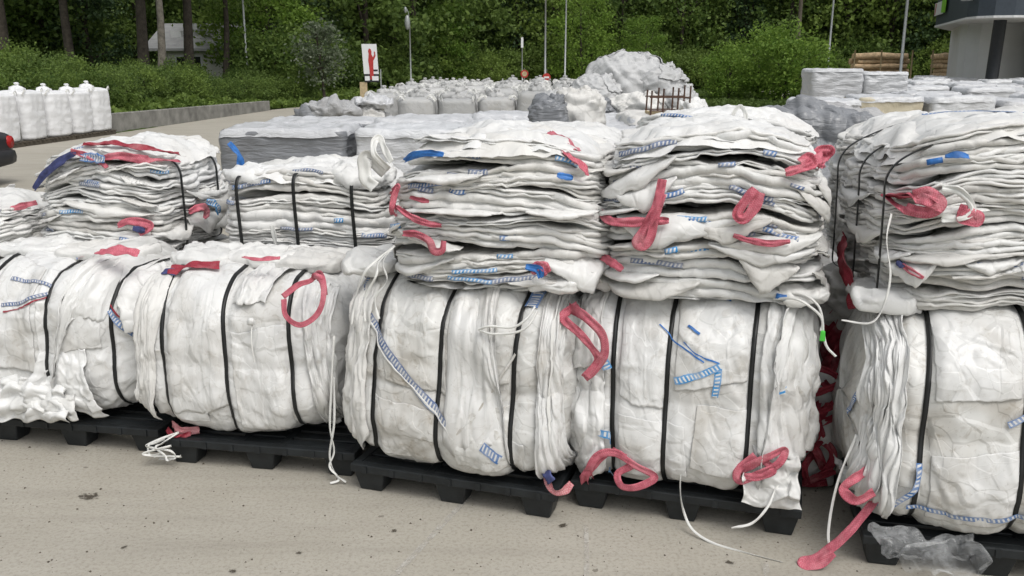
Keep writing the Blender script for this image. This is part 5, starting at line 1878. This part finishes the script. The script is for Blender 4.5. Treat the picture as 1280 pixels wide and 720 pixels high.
# steel stake rack on a load of white bags
put(loadH, False, (2.2, 13.2, 0), rad(4), 'pale wrapped load under the rusty stake rack', 'load', None, (1, 1, 1.27))
r = empty('stake_rack', (2.14, 12.9, 1.42))
tag(r, 'rusty steel stake rack standing on a pale load', 'rack')
for x in (-.26, -.1, .1, .26):
    for y in (-.22, .22):
        mb = MB()
        mb.tube([(x, y, 0), (x + .01, y, .36 + .03 * math.sin(x * 30))], .012, 6)
        mb.build('stake', M['rust'], r)
for z in (.06, .24):
    for y in (-.22, .22):
        mb = MB()
        mb.tube([(-.28, y, z), (.28, y, z)], .009, 6)
        mb.build('rail', M['rust'], r)
for x in (-.2, .0, .2):
    mb = MB()
    mb.box(x - .08, x + .08, -.2, .2, .0, .045)
    mb.build('board', M['beige_wood'], r)
r = empty('white_sack', (2.45, 12.9, 1.42))
tag(r, 'flat white sack with dark mouth beside the rusty stake rack', 'sack')
blob(r, 'body', (.05, 0, .08), (.2, .24, .10), 351, M['fab_a'], .04, 40, 50)
blob(r, 'mouth', (.1, -.2, .09), (.07, .05, .04), 352, M['sign_black'], .01, 20, 26)

# bales draped with grey sheet behind the gap at right
r, S = strapped_bale('draped_bale', (2.75, 8.1, 0), rad(-6), (.62, .55, .88), [], 401, M['sheet_grey'], 'tall bale draped in crumpled grey sheet behind the gap at right', None, (110, 140), fold=.03, lump=.08)
flap(r, S, [(-.5, 1.65), (.3, 1.7), (.4, .9), (-.55, .8)], .02, .04, 402, M['film_grey'], 'loose_sheet', free=.05)
s = folded_bale('folded_bag_bale', (4.05, 8.0, .95), rad(-6), .62, .55, .62, 15, 411, 'low white folded bale with dark blue sheet behind the right edge bale', 'bales of folded bags farther back', res=110, tongues=5)
free_band(s.root, 'blue_cloth', [(-.15, -.45, .74), (.0, -.50, .75), (.18, -.52, .72), (.4, -.55, .66)], .12, 'navy', face=(0, -.4, 1), seed=412, na=.02)
blob(s.root, 'grey_sheet', (-.35, -.35, .69), (.20, .16, .05), 413, M['sheet_grey'], .04, 30, 40)
r, S = strapped_bale('strapped_bale', (4.05, 8.0, 0), rad(-6), (.6, .52, .48), [-.3, .3], 414, M['fab_c'], 'white bale under the folded bale with the dark blue sheet', None, (60, 80))
r, S = strapped_bale('draped_bale', (5.2, 8.3, 0), rad(2), (.62, .55, .80), [], 421, M['film_white'], 'pale film covered bale at the right edge behind the red bow bale', None, (100, 130), fold=.02, lump=.05)
r, S = strapped_bale('draped_bale', (1.45, 7.7, 0), rad(-10), (.6, .5, .80), [], 431, M['fab_c'], 'pale covered bale behind the pink loop bale', None, (80, 110), fold=.02, lump=.05)
r, S = strapped_bale('draped_bale', (.25, 8.0, 0), rad(-10), (.6, .5, .77), [], 441, M['film_white'], 'pale film covered bale behind the bale with white loops', None, (80, 110), fold=.02, lump=.05)

# wrapped loads on the right
loadT = wrapped_load(1.25, 1.1, 1.46, 9, 'film_tan', 'film_white', 2)
put(loadT, True, (7.35, 18.6, 0), rad(-4), 'wrapped load with tan cardboard side in the right rows', 'load', None)
loadR = [wrapped_load(1.2, 1.1, 1.4, 30 + k, ['film_white', 'film_grey', 'film_white'][k], 'film_white', 2 + k, 32, 90) for k in range(3)]
usedR = [False] * 3
GR = 'wrapped loads in the right rows'
for j, (yy, x0, n) in enumerate([(18.4, 6.1, 1), (18.3, 8.65, 4), (20.4, 9.0, 4), (24.5, 9.6, 5), (28.5, 11.2, 5), (33, 13.2, 5), (38, 15.6, 5), (43, 15.2, 5)]):
    for i in range(n):
        k = (i + 2 * j) % 3
        put(loadR[k], not usedR[k], (x0 + i * 1.3, yy + .12 * math.sin(i * 4 + j), 0), rad(-4 + 3 * math.sin(i * 2 + j)) + PI * (i % 2), ('low stretch wrapped load, %s from left in the %s row at right' % (ORD[i], ORD[j - 1])) if j else 'low wrapped load just left of the tan sided one', 'load', GR, (1, 1, 1 + .05 * math.sin(i * 2.2 + j)))
        usedR[k] = True
for i, (x, y) in enumerate([(7.55, 22.3), (8.75, 22.5)]):
    put(loadR[0], False, (x, y, 0), rad(3), 'lower pale wrapped load, %s half of the two tier stack' % ['left', 'right'][i], 'load', 'two tier stack of loads', (1, 1, .75))
    put(loadR[2], False, (x, y, 1.08), rad(-3), 'upper pale wrapped load, %s half of the two tier stack' % ['left', 'right'][i], 'load', 'two tier stack of loads', (.97 - .12 * i, 1, .62 - .05 * i))

# ------------------------------------------------------------------ logs
def log_proto(L, r_, seed):
    root = empty('log', (0, 0, 0))
    x = np.linspace(-L / 2, L / 2, 14)
    P = st(x, .03 * np.sin(x * 1.3 + seed), .02 * np.sin(x * 2 + seed))
    V, Fq = tube_geo(P, r_ * (1 + .08 * np.sin(x * 3 + seed)), 12)
    V = V + .012 * noise3(V * 6, seed)[:, None]
    mk('bark', V, Fq, M['log_bark'], root)
    for e in (0, 13):
        c = P[e]
        ring = V[e * 12:(e + 1) * 12] * .985 + c * .015
        off = np.array([.004 if e else -.004, 0, 0])
        VV = np.vstack([c + off * 2, ring + off])
        mk('cut_end', VV, [(0, 1 + (i + 1) % 12, 1 + i) if e == 0 else (0, 1 + i, 1 + (i + 1) % 12) for i in range(12)], M['log_end'], root, False)
    return root


logs = [log_proto(3.0, .14 + .02 * k, k) for k in range(3)]
ul = [False] * 3
for zi in range(9):
    for yi in range(3):
        k = (zi + yi * 2) % 3
        put(logs[k], not ul[k], (21.1 + .12 * math.sin(zi * 3 + yi * 5), 54 + yi * .34 + (.17 if zi % 2 else 0), .15 + zi * .285), rad(1.5 * math.sin(zi * 2 + yi)), 'log lying lengthwise, %s layer up, %s from the front of the long pile' % (ORD[zi], ORD[yi]), 'log', 'logs of the long pile')
        ul[k] = True
for zi in range(9):
    for xi in range(4):
        k = (zi + xi) % 3
        put(logs[k], False, (26.0 + xi * .33 + (.16 if zi % 2 else 0), 57, .15 + zi * .285), rad(90 + 1.5 * math.sin(zi + xi)), 'log with cut end in view, %s layer up, %s from left beside the white building' % (ORD[zi], ORD[xi]), 'log', 'logs of the end-on pile')


def pole(name, x, y, h, r0, r1, mat, lab, cat, lean=0.0, z0=0.0, head=None):
    root = empty(name, (x, y, z0))
    tag(root, lab, cat)
    mb = MB()
    mb.tube([(0, 0, 0), (lean * .5, 0, h * .5), (lean, 0, h)], [r0, (r0 + r1) / 2, r1], 10)
    mb.build('shaft', M[mat], root, True)
    mb = MB()
    mb.tube([(0, 0, 0), (0, 0, .12)], r0 * 1.6, 10)
    mb.build('base_collar', M[mat], root, True)
    return root


for i, x in enumerate((19.35, 20.85, 22.6, 23.75)):
    pole('log_stake', x, 53.55, 2.75, .05, .045, 'beige_wood', 'upright stake before the log pile, %s' % ['leftmost', 'second from left', 'third from left', 'rightmost'][i], 'stake')

# ------------------------------------------------------------------ poles, lamps and signs
r = pole('street_lamp', 2.1, 60, 6.0, .07, .05, 'pole', 'galvanised street lamp with round white head near the picture centre', 'lamp')
blob(r, 'lamp_head', (0, -.02, 6.0), (.30, .24, .15), 501, M['sign_white'], .0, 20, 28, n=2.2, flat=False, lump=0)
pole('flag_pole', 3.35, 60, 9.5, .06, .04, 'pole', 'thin plain pale pole just right of the round headed lamp', 'pole', .06)
pole('steel_pole', 18.0, 54, 10, .06, .05, 'pole', 'thin grey pole left of the log pile', 'pole', .1)
pole('steel_pole', 18.5, 45, 9, .075, .06, 'pole', 'pale steel pole standing in front of the log pile', 'pole')
pole('wooden_pole', 15.6, 52.0, 9.5, .12, .09, 'wood_pole', 'weathered wooden utility pole beside the bright green bush', 'pole', .05)
pole('steel_pole', -14.0, 50, 9, .06, .05, 'pole', 'thin pale pole standing right of the house in the wood', 'pole', 0, float(terrain_z(-14.0, 50.0)) - .1)
r = pole('globe_lamp', -6.0, 56, 4.3, .045, .04, 'pole', 'thin lamp post with hanging pale lantern right of the billboard', 'lamp')
blob(r, 'lantern', (-.13, 0, 4.35), (.16, .16, .42), 502, M['pole'], .0, 20, 24, n=2.0, flat=False, lump=0)
blob(r, 'lantern_cap', (-.22, 0, 5.05), (.09, .09, .18), 503, M['pole'], .0, 16, 20, n=2.0, flat=False, lump=0)
mb = MB()
mb.tube([(0, 0, 4.25), (-.05, 0, 4.9), (-.16, 0, 5.15)], .02, 6)
mb.build('arm', M['pole'], r)


def disc(name, rad_, y, z, mat, parent, n=24, x=0.0):
    mb = MB()
    mb.tube([(x, y, z), (x, y - .012, z)], rad_, n)
    return mb.build(name, M[mat], parent)


r = pole('road_sign', .74, 56, 1.75, .03, .03, 'pole', 'round red bordered road sign, left of the two small signs', 'sign')
disc('border', .23, -.04, 1.42, 'sign_red', r)
disc('face', .15, -.054, 1.42, 'beige_wood', r)
r = pole('road_sign', 2.05, 56, 1.7, .03, .03, 'pole', 'round red road sign with white bar, right of the two small signs', 'sign')
disc('border', .24, -.04, 1.22, 'sign_red', r)
mb = MB()
mb.box(-.15, .15, -.06, -.053, 1.17, 1.27)
mb.build('bar', M['sign_white'], r)
r = pole('small_sign', .62, 58, 3.6, .03, .03, 'pole', 'small upright white sign on a thin post above the road signs', 'sign')
mb = MB()
mb.box(-.07, .07, -.05, -.035, 2.95, 3.55)
mb.build('plate', M['sign_white'], r)

# billboard with a red figure
r = empty('billboard', (-7.05, 47.5, 0))
r.rotation_euler.z = rad(8)
tag(r, 'tilted white billboard with a red figure and black foot strip', 'sign')
tl = -.05


def bq(name, x0, x1, z0, z1, y, mat, poly=None):
    pts = poly or [(x0, z0), (x1, z0), (x1, z1), (x0, z1)]
    mb = MB()
    n = len(pts)
    V = [(x + tl * (z - 1.1), y, z) for x, z in pts] + [(x + tl * (z - 1.1), y + .012, z) for x, z in pts]
    mb.add(V, [tuple(range(n)), tuple(range(2 * n - 1, n - 1, -1))] + [(i, n + i, n + (i + 1) % n, (i + 1) % n) for i in range(n)])
    return mb.build(name, M[mat], r)


bq('panel', -.37, .37, 1.15, 2.98, 0, 'sign_white')
bq('foot_strip', -.37, .37, 1.12, 1.52, -.015, 'sign_black')
bq('print_block', -.34, -.1, 1.2, 1.42, -.03, 'sign_white')
bq('print_block', .02, .34, 1.2, 1.42, -.03, 'sign_white')
bq('print_line', .1, .33, 1.66, 1.74, -.015, 'sign_black')
bq('figure_body', 0, 0, 0, 0, -.016, 'sign_red', [(-.07, 1.25), (.10, 1.25), (.13, 1.9), (.16, 2.3), (.08, 2.5), (-.05, 2.5), (-.10, 2.2), (-.08, 1.8)])
bq('figure_head', 0, 0, 0, 0, -.017, 'sign_red', [(-.05, 2.5), (.08, 2.5), (.10, 2.62), (.06, 2.74), (-.02, 2.76), (-.07, 2.64)])
bq('figure_arm', 0, 0, 0, 0, -.018, 'sign_red', [(.10, 2.3), (.22, 2.45), (.22, 2.62), (.27, 2.6), (.28, 2.4), (.14, 2.15)])
mb = MB()
mb.box(-.62, -.25, .03, .12, 0, 1.12)
mb.build('post', M['beige_wood'], r)
mb = MB()
mb.box(.42, .47, .06, .10, 0, 1.75)
mb.build('stay', M['pole'], r)

# ------------------------------------------------------------------ car cut by the left picture edge
cr = empty('parked_car', (-9.02, 15.9, 0))
cr.rotation_euler.z = rad(-6)
tag(cr, 'dark car with a red tail lamp, only its rear corner in view', 'car')


def loft(name, secs, mat, parent):
    V = np.array(secs)
    n, m = V.shape[:2]
    Fq = gridf(n, m, False, True).tolist() + [list(range(m)), list(range((n - 1) * m, n * m))[::-1]]
    return mk(name, V.reshape(-1, 3), Fq, M[mat], parent, True)


def csec(x, w, z0, z1, n=5.0):
    C, _ = supell(w, (z1 - z0) / 2, n, 32)
    return st(np.full(32, x), C[:, 0], C[:, 1] + (z0 + z1) / 2)


loft('body', [csec(0.0, .66, .42, .80), csec(-.05, .78, .32, .92), csec(-.3, .84, .26, .96), csec(-1.2, .86, .24, .96), csec(-3.0, .86, .24, .93), csec(-3.9, .80, .28, .82), csec(-4.1, .68, .36, .70)], 'car_dark', cr)
loft('cabin', [csec(-.25, .66, .90, 1.02, 3), csec(-.6, .64, .90, 1.36, 3), csec(-1.6, .63, .90, 1.44, 3), csec(-2.3, .64, .90, 1.38, 3), csec(-3.0, .68, .86, .98, 3)], 'dark_glass', cr)
for sy in (-1, 1):
    loft('tail_lamp', [st(np.full(12, x), sy * (.66 + .10 * np.cos(a_)) , .74 + .11 * np.sin(a_)) for x, a_ in ((.012, np.linspace(0, 2 * PI, 12, endpoint=False)), (-.25, np.linspace(0, 2 * PI, 12, endpoint=False) * 1.0))], 'car_red', cr)
    for x in (-.75, -3.25):
        mb = MB()
        mb.tube([(x, sy * .86, .31), (x, sy * .64, .31)], .31, 24)
        wh = mb.build('wheel', M['tyre'], cr)
        mb = MB()
        mb.tube([(x, sy * .875, .31), (x, sy * .85, .31)], .19, 20)
        mb.build('rim', M['pole'], wh)
loft('bumper', [csec(.06, .60, .38, .58), csec(.0, .80, .34, .62), csec(-.25, .855, .30, .62)], 'sign_black', cr)

# ================================================================== trees and undergrowth
def leaves(P, size, seed, up=.4):
    """small diamond leaves at points P, each its own island"""
    R_ = np.random.RandomState(seed)
    n = len(P)
    N = nrm(R_.randn(n, 3) + np.array([0, 0, up]))
    A = nrm(np.cross(N, R_.randn(n, 3)))
    B = np.cross(N, A)
    s = (size * (.6 + .8 * R_.rand(n)))[:, None]
    V = np.stack([P - A * s * .5, P + B * s * .34 + N * s * .08, P + A * s * .5, P - B * s * .34 + N * s * .08], 1)
    return V.reshape(-1, 3), np.arange(4 * n).reshape(-1, 4)


def clusters(R_, nc, per, fn, sig):
    c = fn(R_, nc)
    s = sig * (.55 + .9 * R_.rand(nc))
    P = np.repeat(c, per, 0) + np.repeat(s, per)[:, None] * R_.randn(nc * per, 3) * np.array([1, 1, .62])
    return P, c


def ell(cz, rx, rz, lo=.45):
    def f(R_, n):
        d = nrm(R_.randn(n, 3))
        r_ = (lo + (1 - lo) * R_.rand(n) ** .6)[:, None]
        return d * r_ * np.array([rx, rx, rz]) + np.array([0, 0, cz])
    return f


def tree(name, h, trunk_r, crown_fn, nc, per, sig, leaf, seed, mat, bark='bark', limbs=9, limb_lo=.35, lean=.03):
    root = empty(name, (0, 0, 0))
    R_ = np.random.RandomState(seed)
    P, c = clusters(R_, nc, per, crown_fn, sig)
    P = P[P[:, 2] > .1]
    V, Fq = leaves(P, leaf, seed)
    mk('crown', V, Fq, M[mat], root, False)
    z = np.linspace(0, h, 12)
    T = st(lean * z + .12 * np.sin(z * .5 + seed), .1 * np.sin(z * .4 + 2 * seed), z)
    VV, FF = tube_geo(T, trunk_r * (1 - .75 * z / h) * (1 + .5 * np.exp(-z * 1.6)), 10)
    Vs, Fs, o = [VV], [FF], len(VV)
    idx = R_.choice(len(c), min(limbs, len(c)), replace=False)
    for i in idx:
        zb = max(.25 * h * .3, min(c[i][2] * (limb_lo + .4 * R_.rand()), h * .9))
        b = np.array([np.interp(zb, z, T[:, 0]), np.interp(zb, z, T[:, 1]), zb])
        mid = .5 * (b + c[i]) + np.array([0, 0, .25])
        VV, FF = tube_geo(catmull([b, mid, c[i]], 7), np.linspace(trunk_r * .38, trunk_r * .08, 7), 6)
        Vs.append(VV)
        Fs.append(FF + o)
        o += len(VV)
    mk('trunk', np.vstack(Vs), np.vstack(Fs), M[bark], root, True)
    return root


def spruce_fn(R_, n):
    z = .6 + 13 * R_.rand(n) ** 1.15
    r_ = (3.0 * (1 - z / 14.5)) * (.25 + .75 * R_.rand(n) ** .5)
    a = R_.rand(n) * 2 * PI
    return st(r_ * np.cos(a), r_ * np.sin(a), z - r_ * .22)


def low_wide(R_, n):
    z = .5 + 11.5 * R_.rand(n)
    r_ = 3.7 * np.sqrt(np.clip(1 - ((z - 5.2) / 7.6) ** 2, .05, 1)) * (.35 + .65 * R_.rand(n) ** .5)
    a = R_.rand(n) * 2 * PI
    return st(r_ * np.cos(a), r_ * np.sin(a), z)


protos = {
    'oak': tree('broadleaf_tree', 11, .22, low_wide, 150, 62, .55, .31, 1, 'leaf_dark'),
    'ash': tree('broadleaf_tree', 12, .2, low_wide, 140, 60, .58, .30, 2, 'leaf_mid'),
    'lime': tree('broadleaf_tree', 10, .18, low_wide, 140, 60, .52, .27, 3, 'leaf_bright'),
    'spruce': tree('spruce_tree', 14, .2, spruce_fn, 190, 46, .34, .24, 4, 'leaf_spruce'),
    'tall': tree('tall_tree', 15, .26, ell(11.5, 4.2, 5.5, .3), 120, 60, .6, .26, 5, 'leaf_dark', limbs=12, limb_lo=.55),
    'tall2': tree('tall_tree', 15, .22, ell(12.0, 3.8, 6.2, .3), 110, 60, .6, .26, 6, 'leaf_mid', 'bark_pale', limbs=12, limb_lo=.55),
    'bush': tree('bush', 1.8, .05, ell(1.25, 1.35, 1.15, .4), 60, 52, .24, .13, 7, 'leaf_mid', limbs=10),
    'bush2': tree('bush', 2.0, .05, ell(1.2, 1.5, 1.05, .4), 60, 52, .26, .13, 8, 'leaf_dark', limbs=10),
    'bright': tree('bush', 2.8, .07, ell(1.9, 1.55, 1.75, .35), 90, 62, .27, .14, 9, 'leaf_bright', limbs=12),
    'pale': tree('flowering_shrub', 3.6, .07, ell(2.6, 1.05, 1.5, .35), 55, 46, .24, .15, 10, 'leaf_pale', limbs=12, lean=.1),
}
seen = set()
count = {}


def plant(k, x, y, lab, cat, grp=None, s=1.0, rz=None, dz=-.06, lean=0.0):
    p = protos[k]
    o = p if k not in seen else copy_tree(p)
    seen.add(k)
    z = max(float(terrain_z(np.array([x]), np.array([y]))[0]), 0.0)
    o.location = (x, y, z + dz)
    o.rotation_euler = (0, lean, random.random() * 6.28 if rz is None else rz)
    o.scale = (s, s, s * (.94 + .12 * random.random()))
    return tag(o, lab, cat, grp)


def xat(px, y):
    return (px - 640) / 1150.0 * y


# trunks that can be told apart in the left wood
for px, y, k, s, lab, lean in [
        (22, 44, 'tall', 1.15, 'thick dark trunked tree at the far left edge of the wood', .0),
        (104, 45, 'tall', .9, 'dark slim trunked tree second from left in the wood', -.05),
        (187, 44, 'tall', 1.05, 'leaning dark trunked tree left of the house', -.12),
        (212, 42, 'tall2', .85, 'pale grey trunked tree standing before the house', .0),
        (250, 47, 'tall', 1.0, 'thick dark trunked tree before the middle of the house roof', -.04),
        (292, 50, 'tall', .7, 'thin reddish dark trunked tree at the right end of the house', .0)]:
    plant(k, xat(px, y), y, lab, 'tree', 'tall trees in the left wood', s, lean=lean)

NTH = [''] + ORD + ['%s' % q for q in ('fifteenth', 'sixteenth', 'seventeenth', 'eighteenth', 'nineteenth', 'twentieth')] + ['twenty-' + q for q in ORD[:9]] + ['thirtieth'] + ['thirty-' + q for q in ORD[:9]] + ['fortieth'] + ['forty-' + q for q in ORD[:9]]
BACK = {'oak': ('dark green broadleaf tree', 'dark broadleaf trees of the wood'),
        'ash': ('mid green broadleaf tree', 'mid green trees of the wood'),
        'spruce': ('dark narrow spruce', 'spruces of the wood')}
R5 = np.random.RandomState(55)
ks = ['oak', 'ash', 'oak', 'spruce', 'ash', 'oak', 'ash', 'spruce']
n = 0
for row, (dmin, step) in enumerate([(3.0, 62), (8.5, 70), (15, 80)]):
    px = -40 + row * 23
    while px < 1330:
        base = np.interp(px, [0, 330, 460, 600, 850, 1000, 1300], [47, 52, 60, 70, 73, 72, 66])
        if px < 340:
            base = [56, 64, 72][row] - 4 * (px < 180)
        else:
            base = base + dmin - 2
        y = base + 2.5 * R5.rand()
        x = xat(px, y)
        clear = row == 0 and 185 < px < 335 or row == 1 and 215 < px < 300 and y < 64
        k = ks[n % len(ks)]
        n += 1
        if not clear:
            count[(k, row)] = count.get((k, row), 0) + 1
            plant(k, x, y, '%s, %s from left in the %s rank of the wood' % (BACK[k][0], NTH[count[(k, row)]], ('front', 'middle', 'rear')[row]), 'tree', BACK[k][1], .85 + .35 * R5.rand())
        px += step * (.75 + .5 * R5.rand())
for px, y, s, lab in [(345, 55, .75, 'bright yellow green tree right of the house in the wood'), (725, 66, .62, 'light green young tree behind the round headed lamp'), (800, 66, .45, 'light green tree just behind the heap of grey sacks'),
                      (560, 66, .5, 'light green tree behind the weathered bag rows'), (10, 52, .55, 'light green tree behind the thick trunk at the left edge')]:
    plant('lime', xat(px, y), y, lab, 'tree', 'light green trees at the wood edge', s)
plant('pale', xat(408, 47), 47, 'white flowering shrub left of the billboard', 'shrub', None, 1.05)
# bright bushes on the verge
for px, y, s, lab in [(905, 47, .85, 'lower bright green bush on the verge at centre right'), (975, 46, 1.15, 'tall bright green bush beside the wooden pole'), (940, 50, 1.05, 'bright green bush behind the two verge bushes'), (1000, 49, .9, 'bright green bush right of the wooden pole')]:
    plant('bright', xat(px, y), y, lab, 'bush', 'bright bushes on the verge', s)
# undergrowth along the bank and the wood edge
n = 0


def undergrowth_bush(x, y, s_, where):
    global n
    k = ('bush', 'bush2')[n % 2]
    n += 1
    count[(k, where)] = count.get((k, where), 0) + 1
    plant(k, x, y, '%s green bush, %s from left %s' % (('mid', 'dark')[k == 'bush2'], NTH[count[(k, where)]], where), 'bush', 'bushes of the undergrowth', s_)


for t in np.linspace(0, 1, 30):
    y = 24 + 24 * t
    x = np.interp(y, EDGE[:, 1], EDGE[:, 0]) - 1.4 - 1.0 * R5.rand()
    undergrowth_bush(x, y, .42 + .25 * R5.rand(), 'along the top of the retaining wall')
for t in np.linspace(0, 1, 30):
    y = 24.5 + 24 * t
    x = np.interp(y, EDGE[:, 1], EDGE[:, 0]) - 4.0 - 2.5 * R5.rand()
    undergrowth_bush(x, y, .5 + .28 * R5.rand(), 'in the second line on the bank')
for row, where in enumerate(('in the front line at the foot of the wood', 'in the second line at the foot of the wood')):
    for px in np.arange(345, 1310, 24):
        base = np.interp(px, [345, 460, 600, 850, 1000, 1300], [49, 60, 68, 71, 70, 65])
        y = base + row * 3 + 1.5 * R5.rand()
        undergrowth_bush(xat(px + 8 * R5.randn(), y), y, 1.0 + .7 * R5.rand(), where)

# grass and low weeds: leaves on the bank and on the verge
R6 = np.random.RandomState(66)
N_ = 26000
y = 20 + 42 * R6.rand(N_)
x = np.interp(y, EDGE[:, 1], EDGE[:, 0]) - .25 - 9 * R6.rand(N_) ** 1.6
z = terrain_z(x, y)
P = st(x, y, z + .35 * R6.rand(N_) ** 1.5 * (1 + noise3(st(x * .5, y * .5, .2), 3)))
V, Fq = leaves(P, .2, 67, .1)
tag(mk('undergrowth', V, Fq, M['leaf_mid'], None, False), 'low leafy weeds covering the bank above the retaining wall', 'weeds', kind='stuff')
N_ = 16000
x = 8.4 + 6.4 * R6.rand(N_)
y = 42.8 + 19 * R6.rand(N_)
P = st(x, y, .05 + .35 * R6.rand(N_) ** 2)
V, Fq = leaves(P, .16, 68, -.2)
tag(mk('verge_grass', V, Fq, M['grass'], None, False), 'uneven green grass on the verge under the bright bushes', 'grass', kind='stuff')
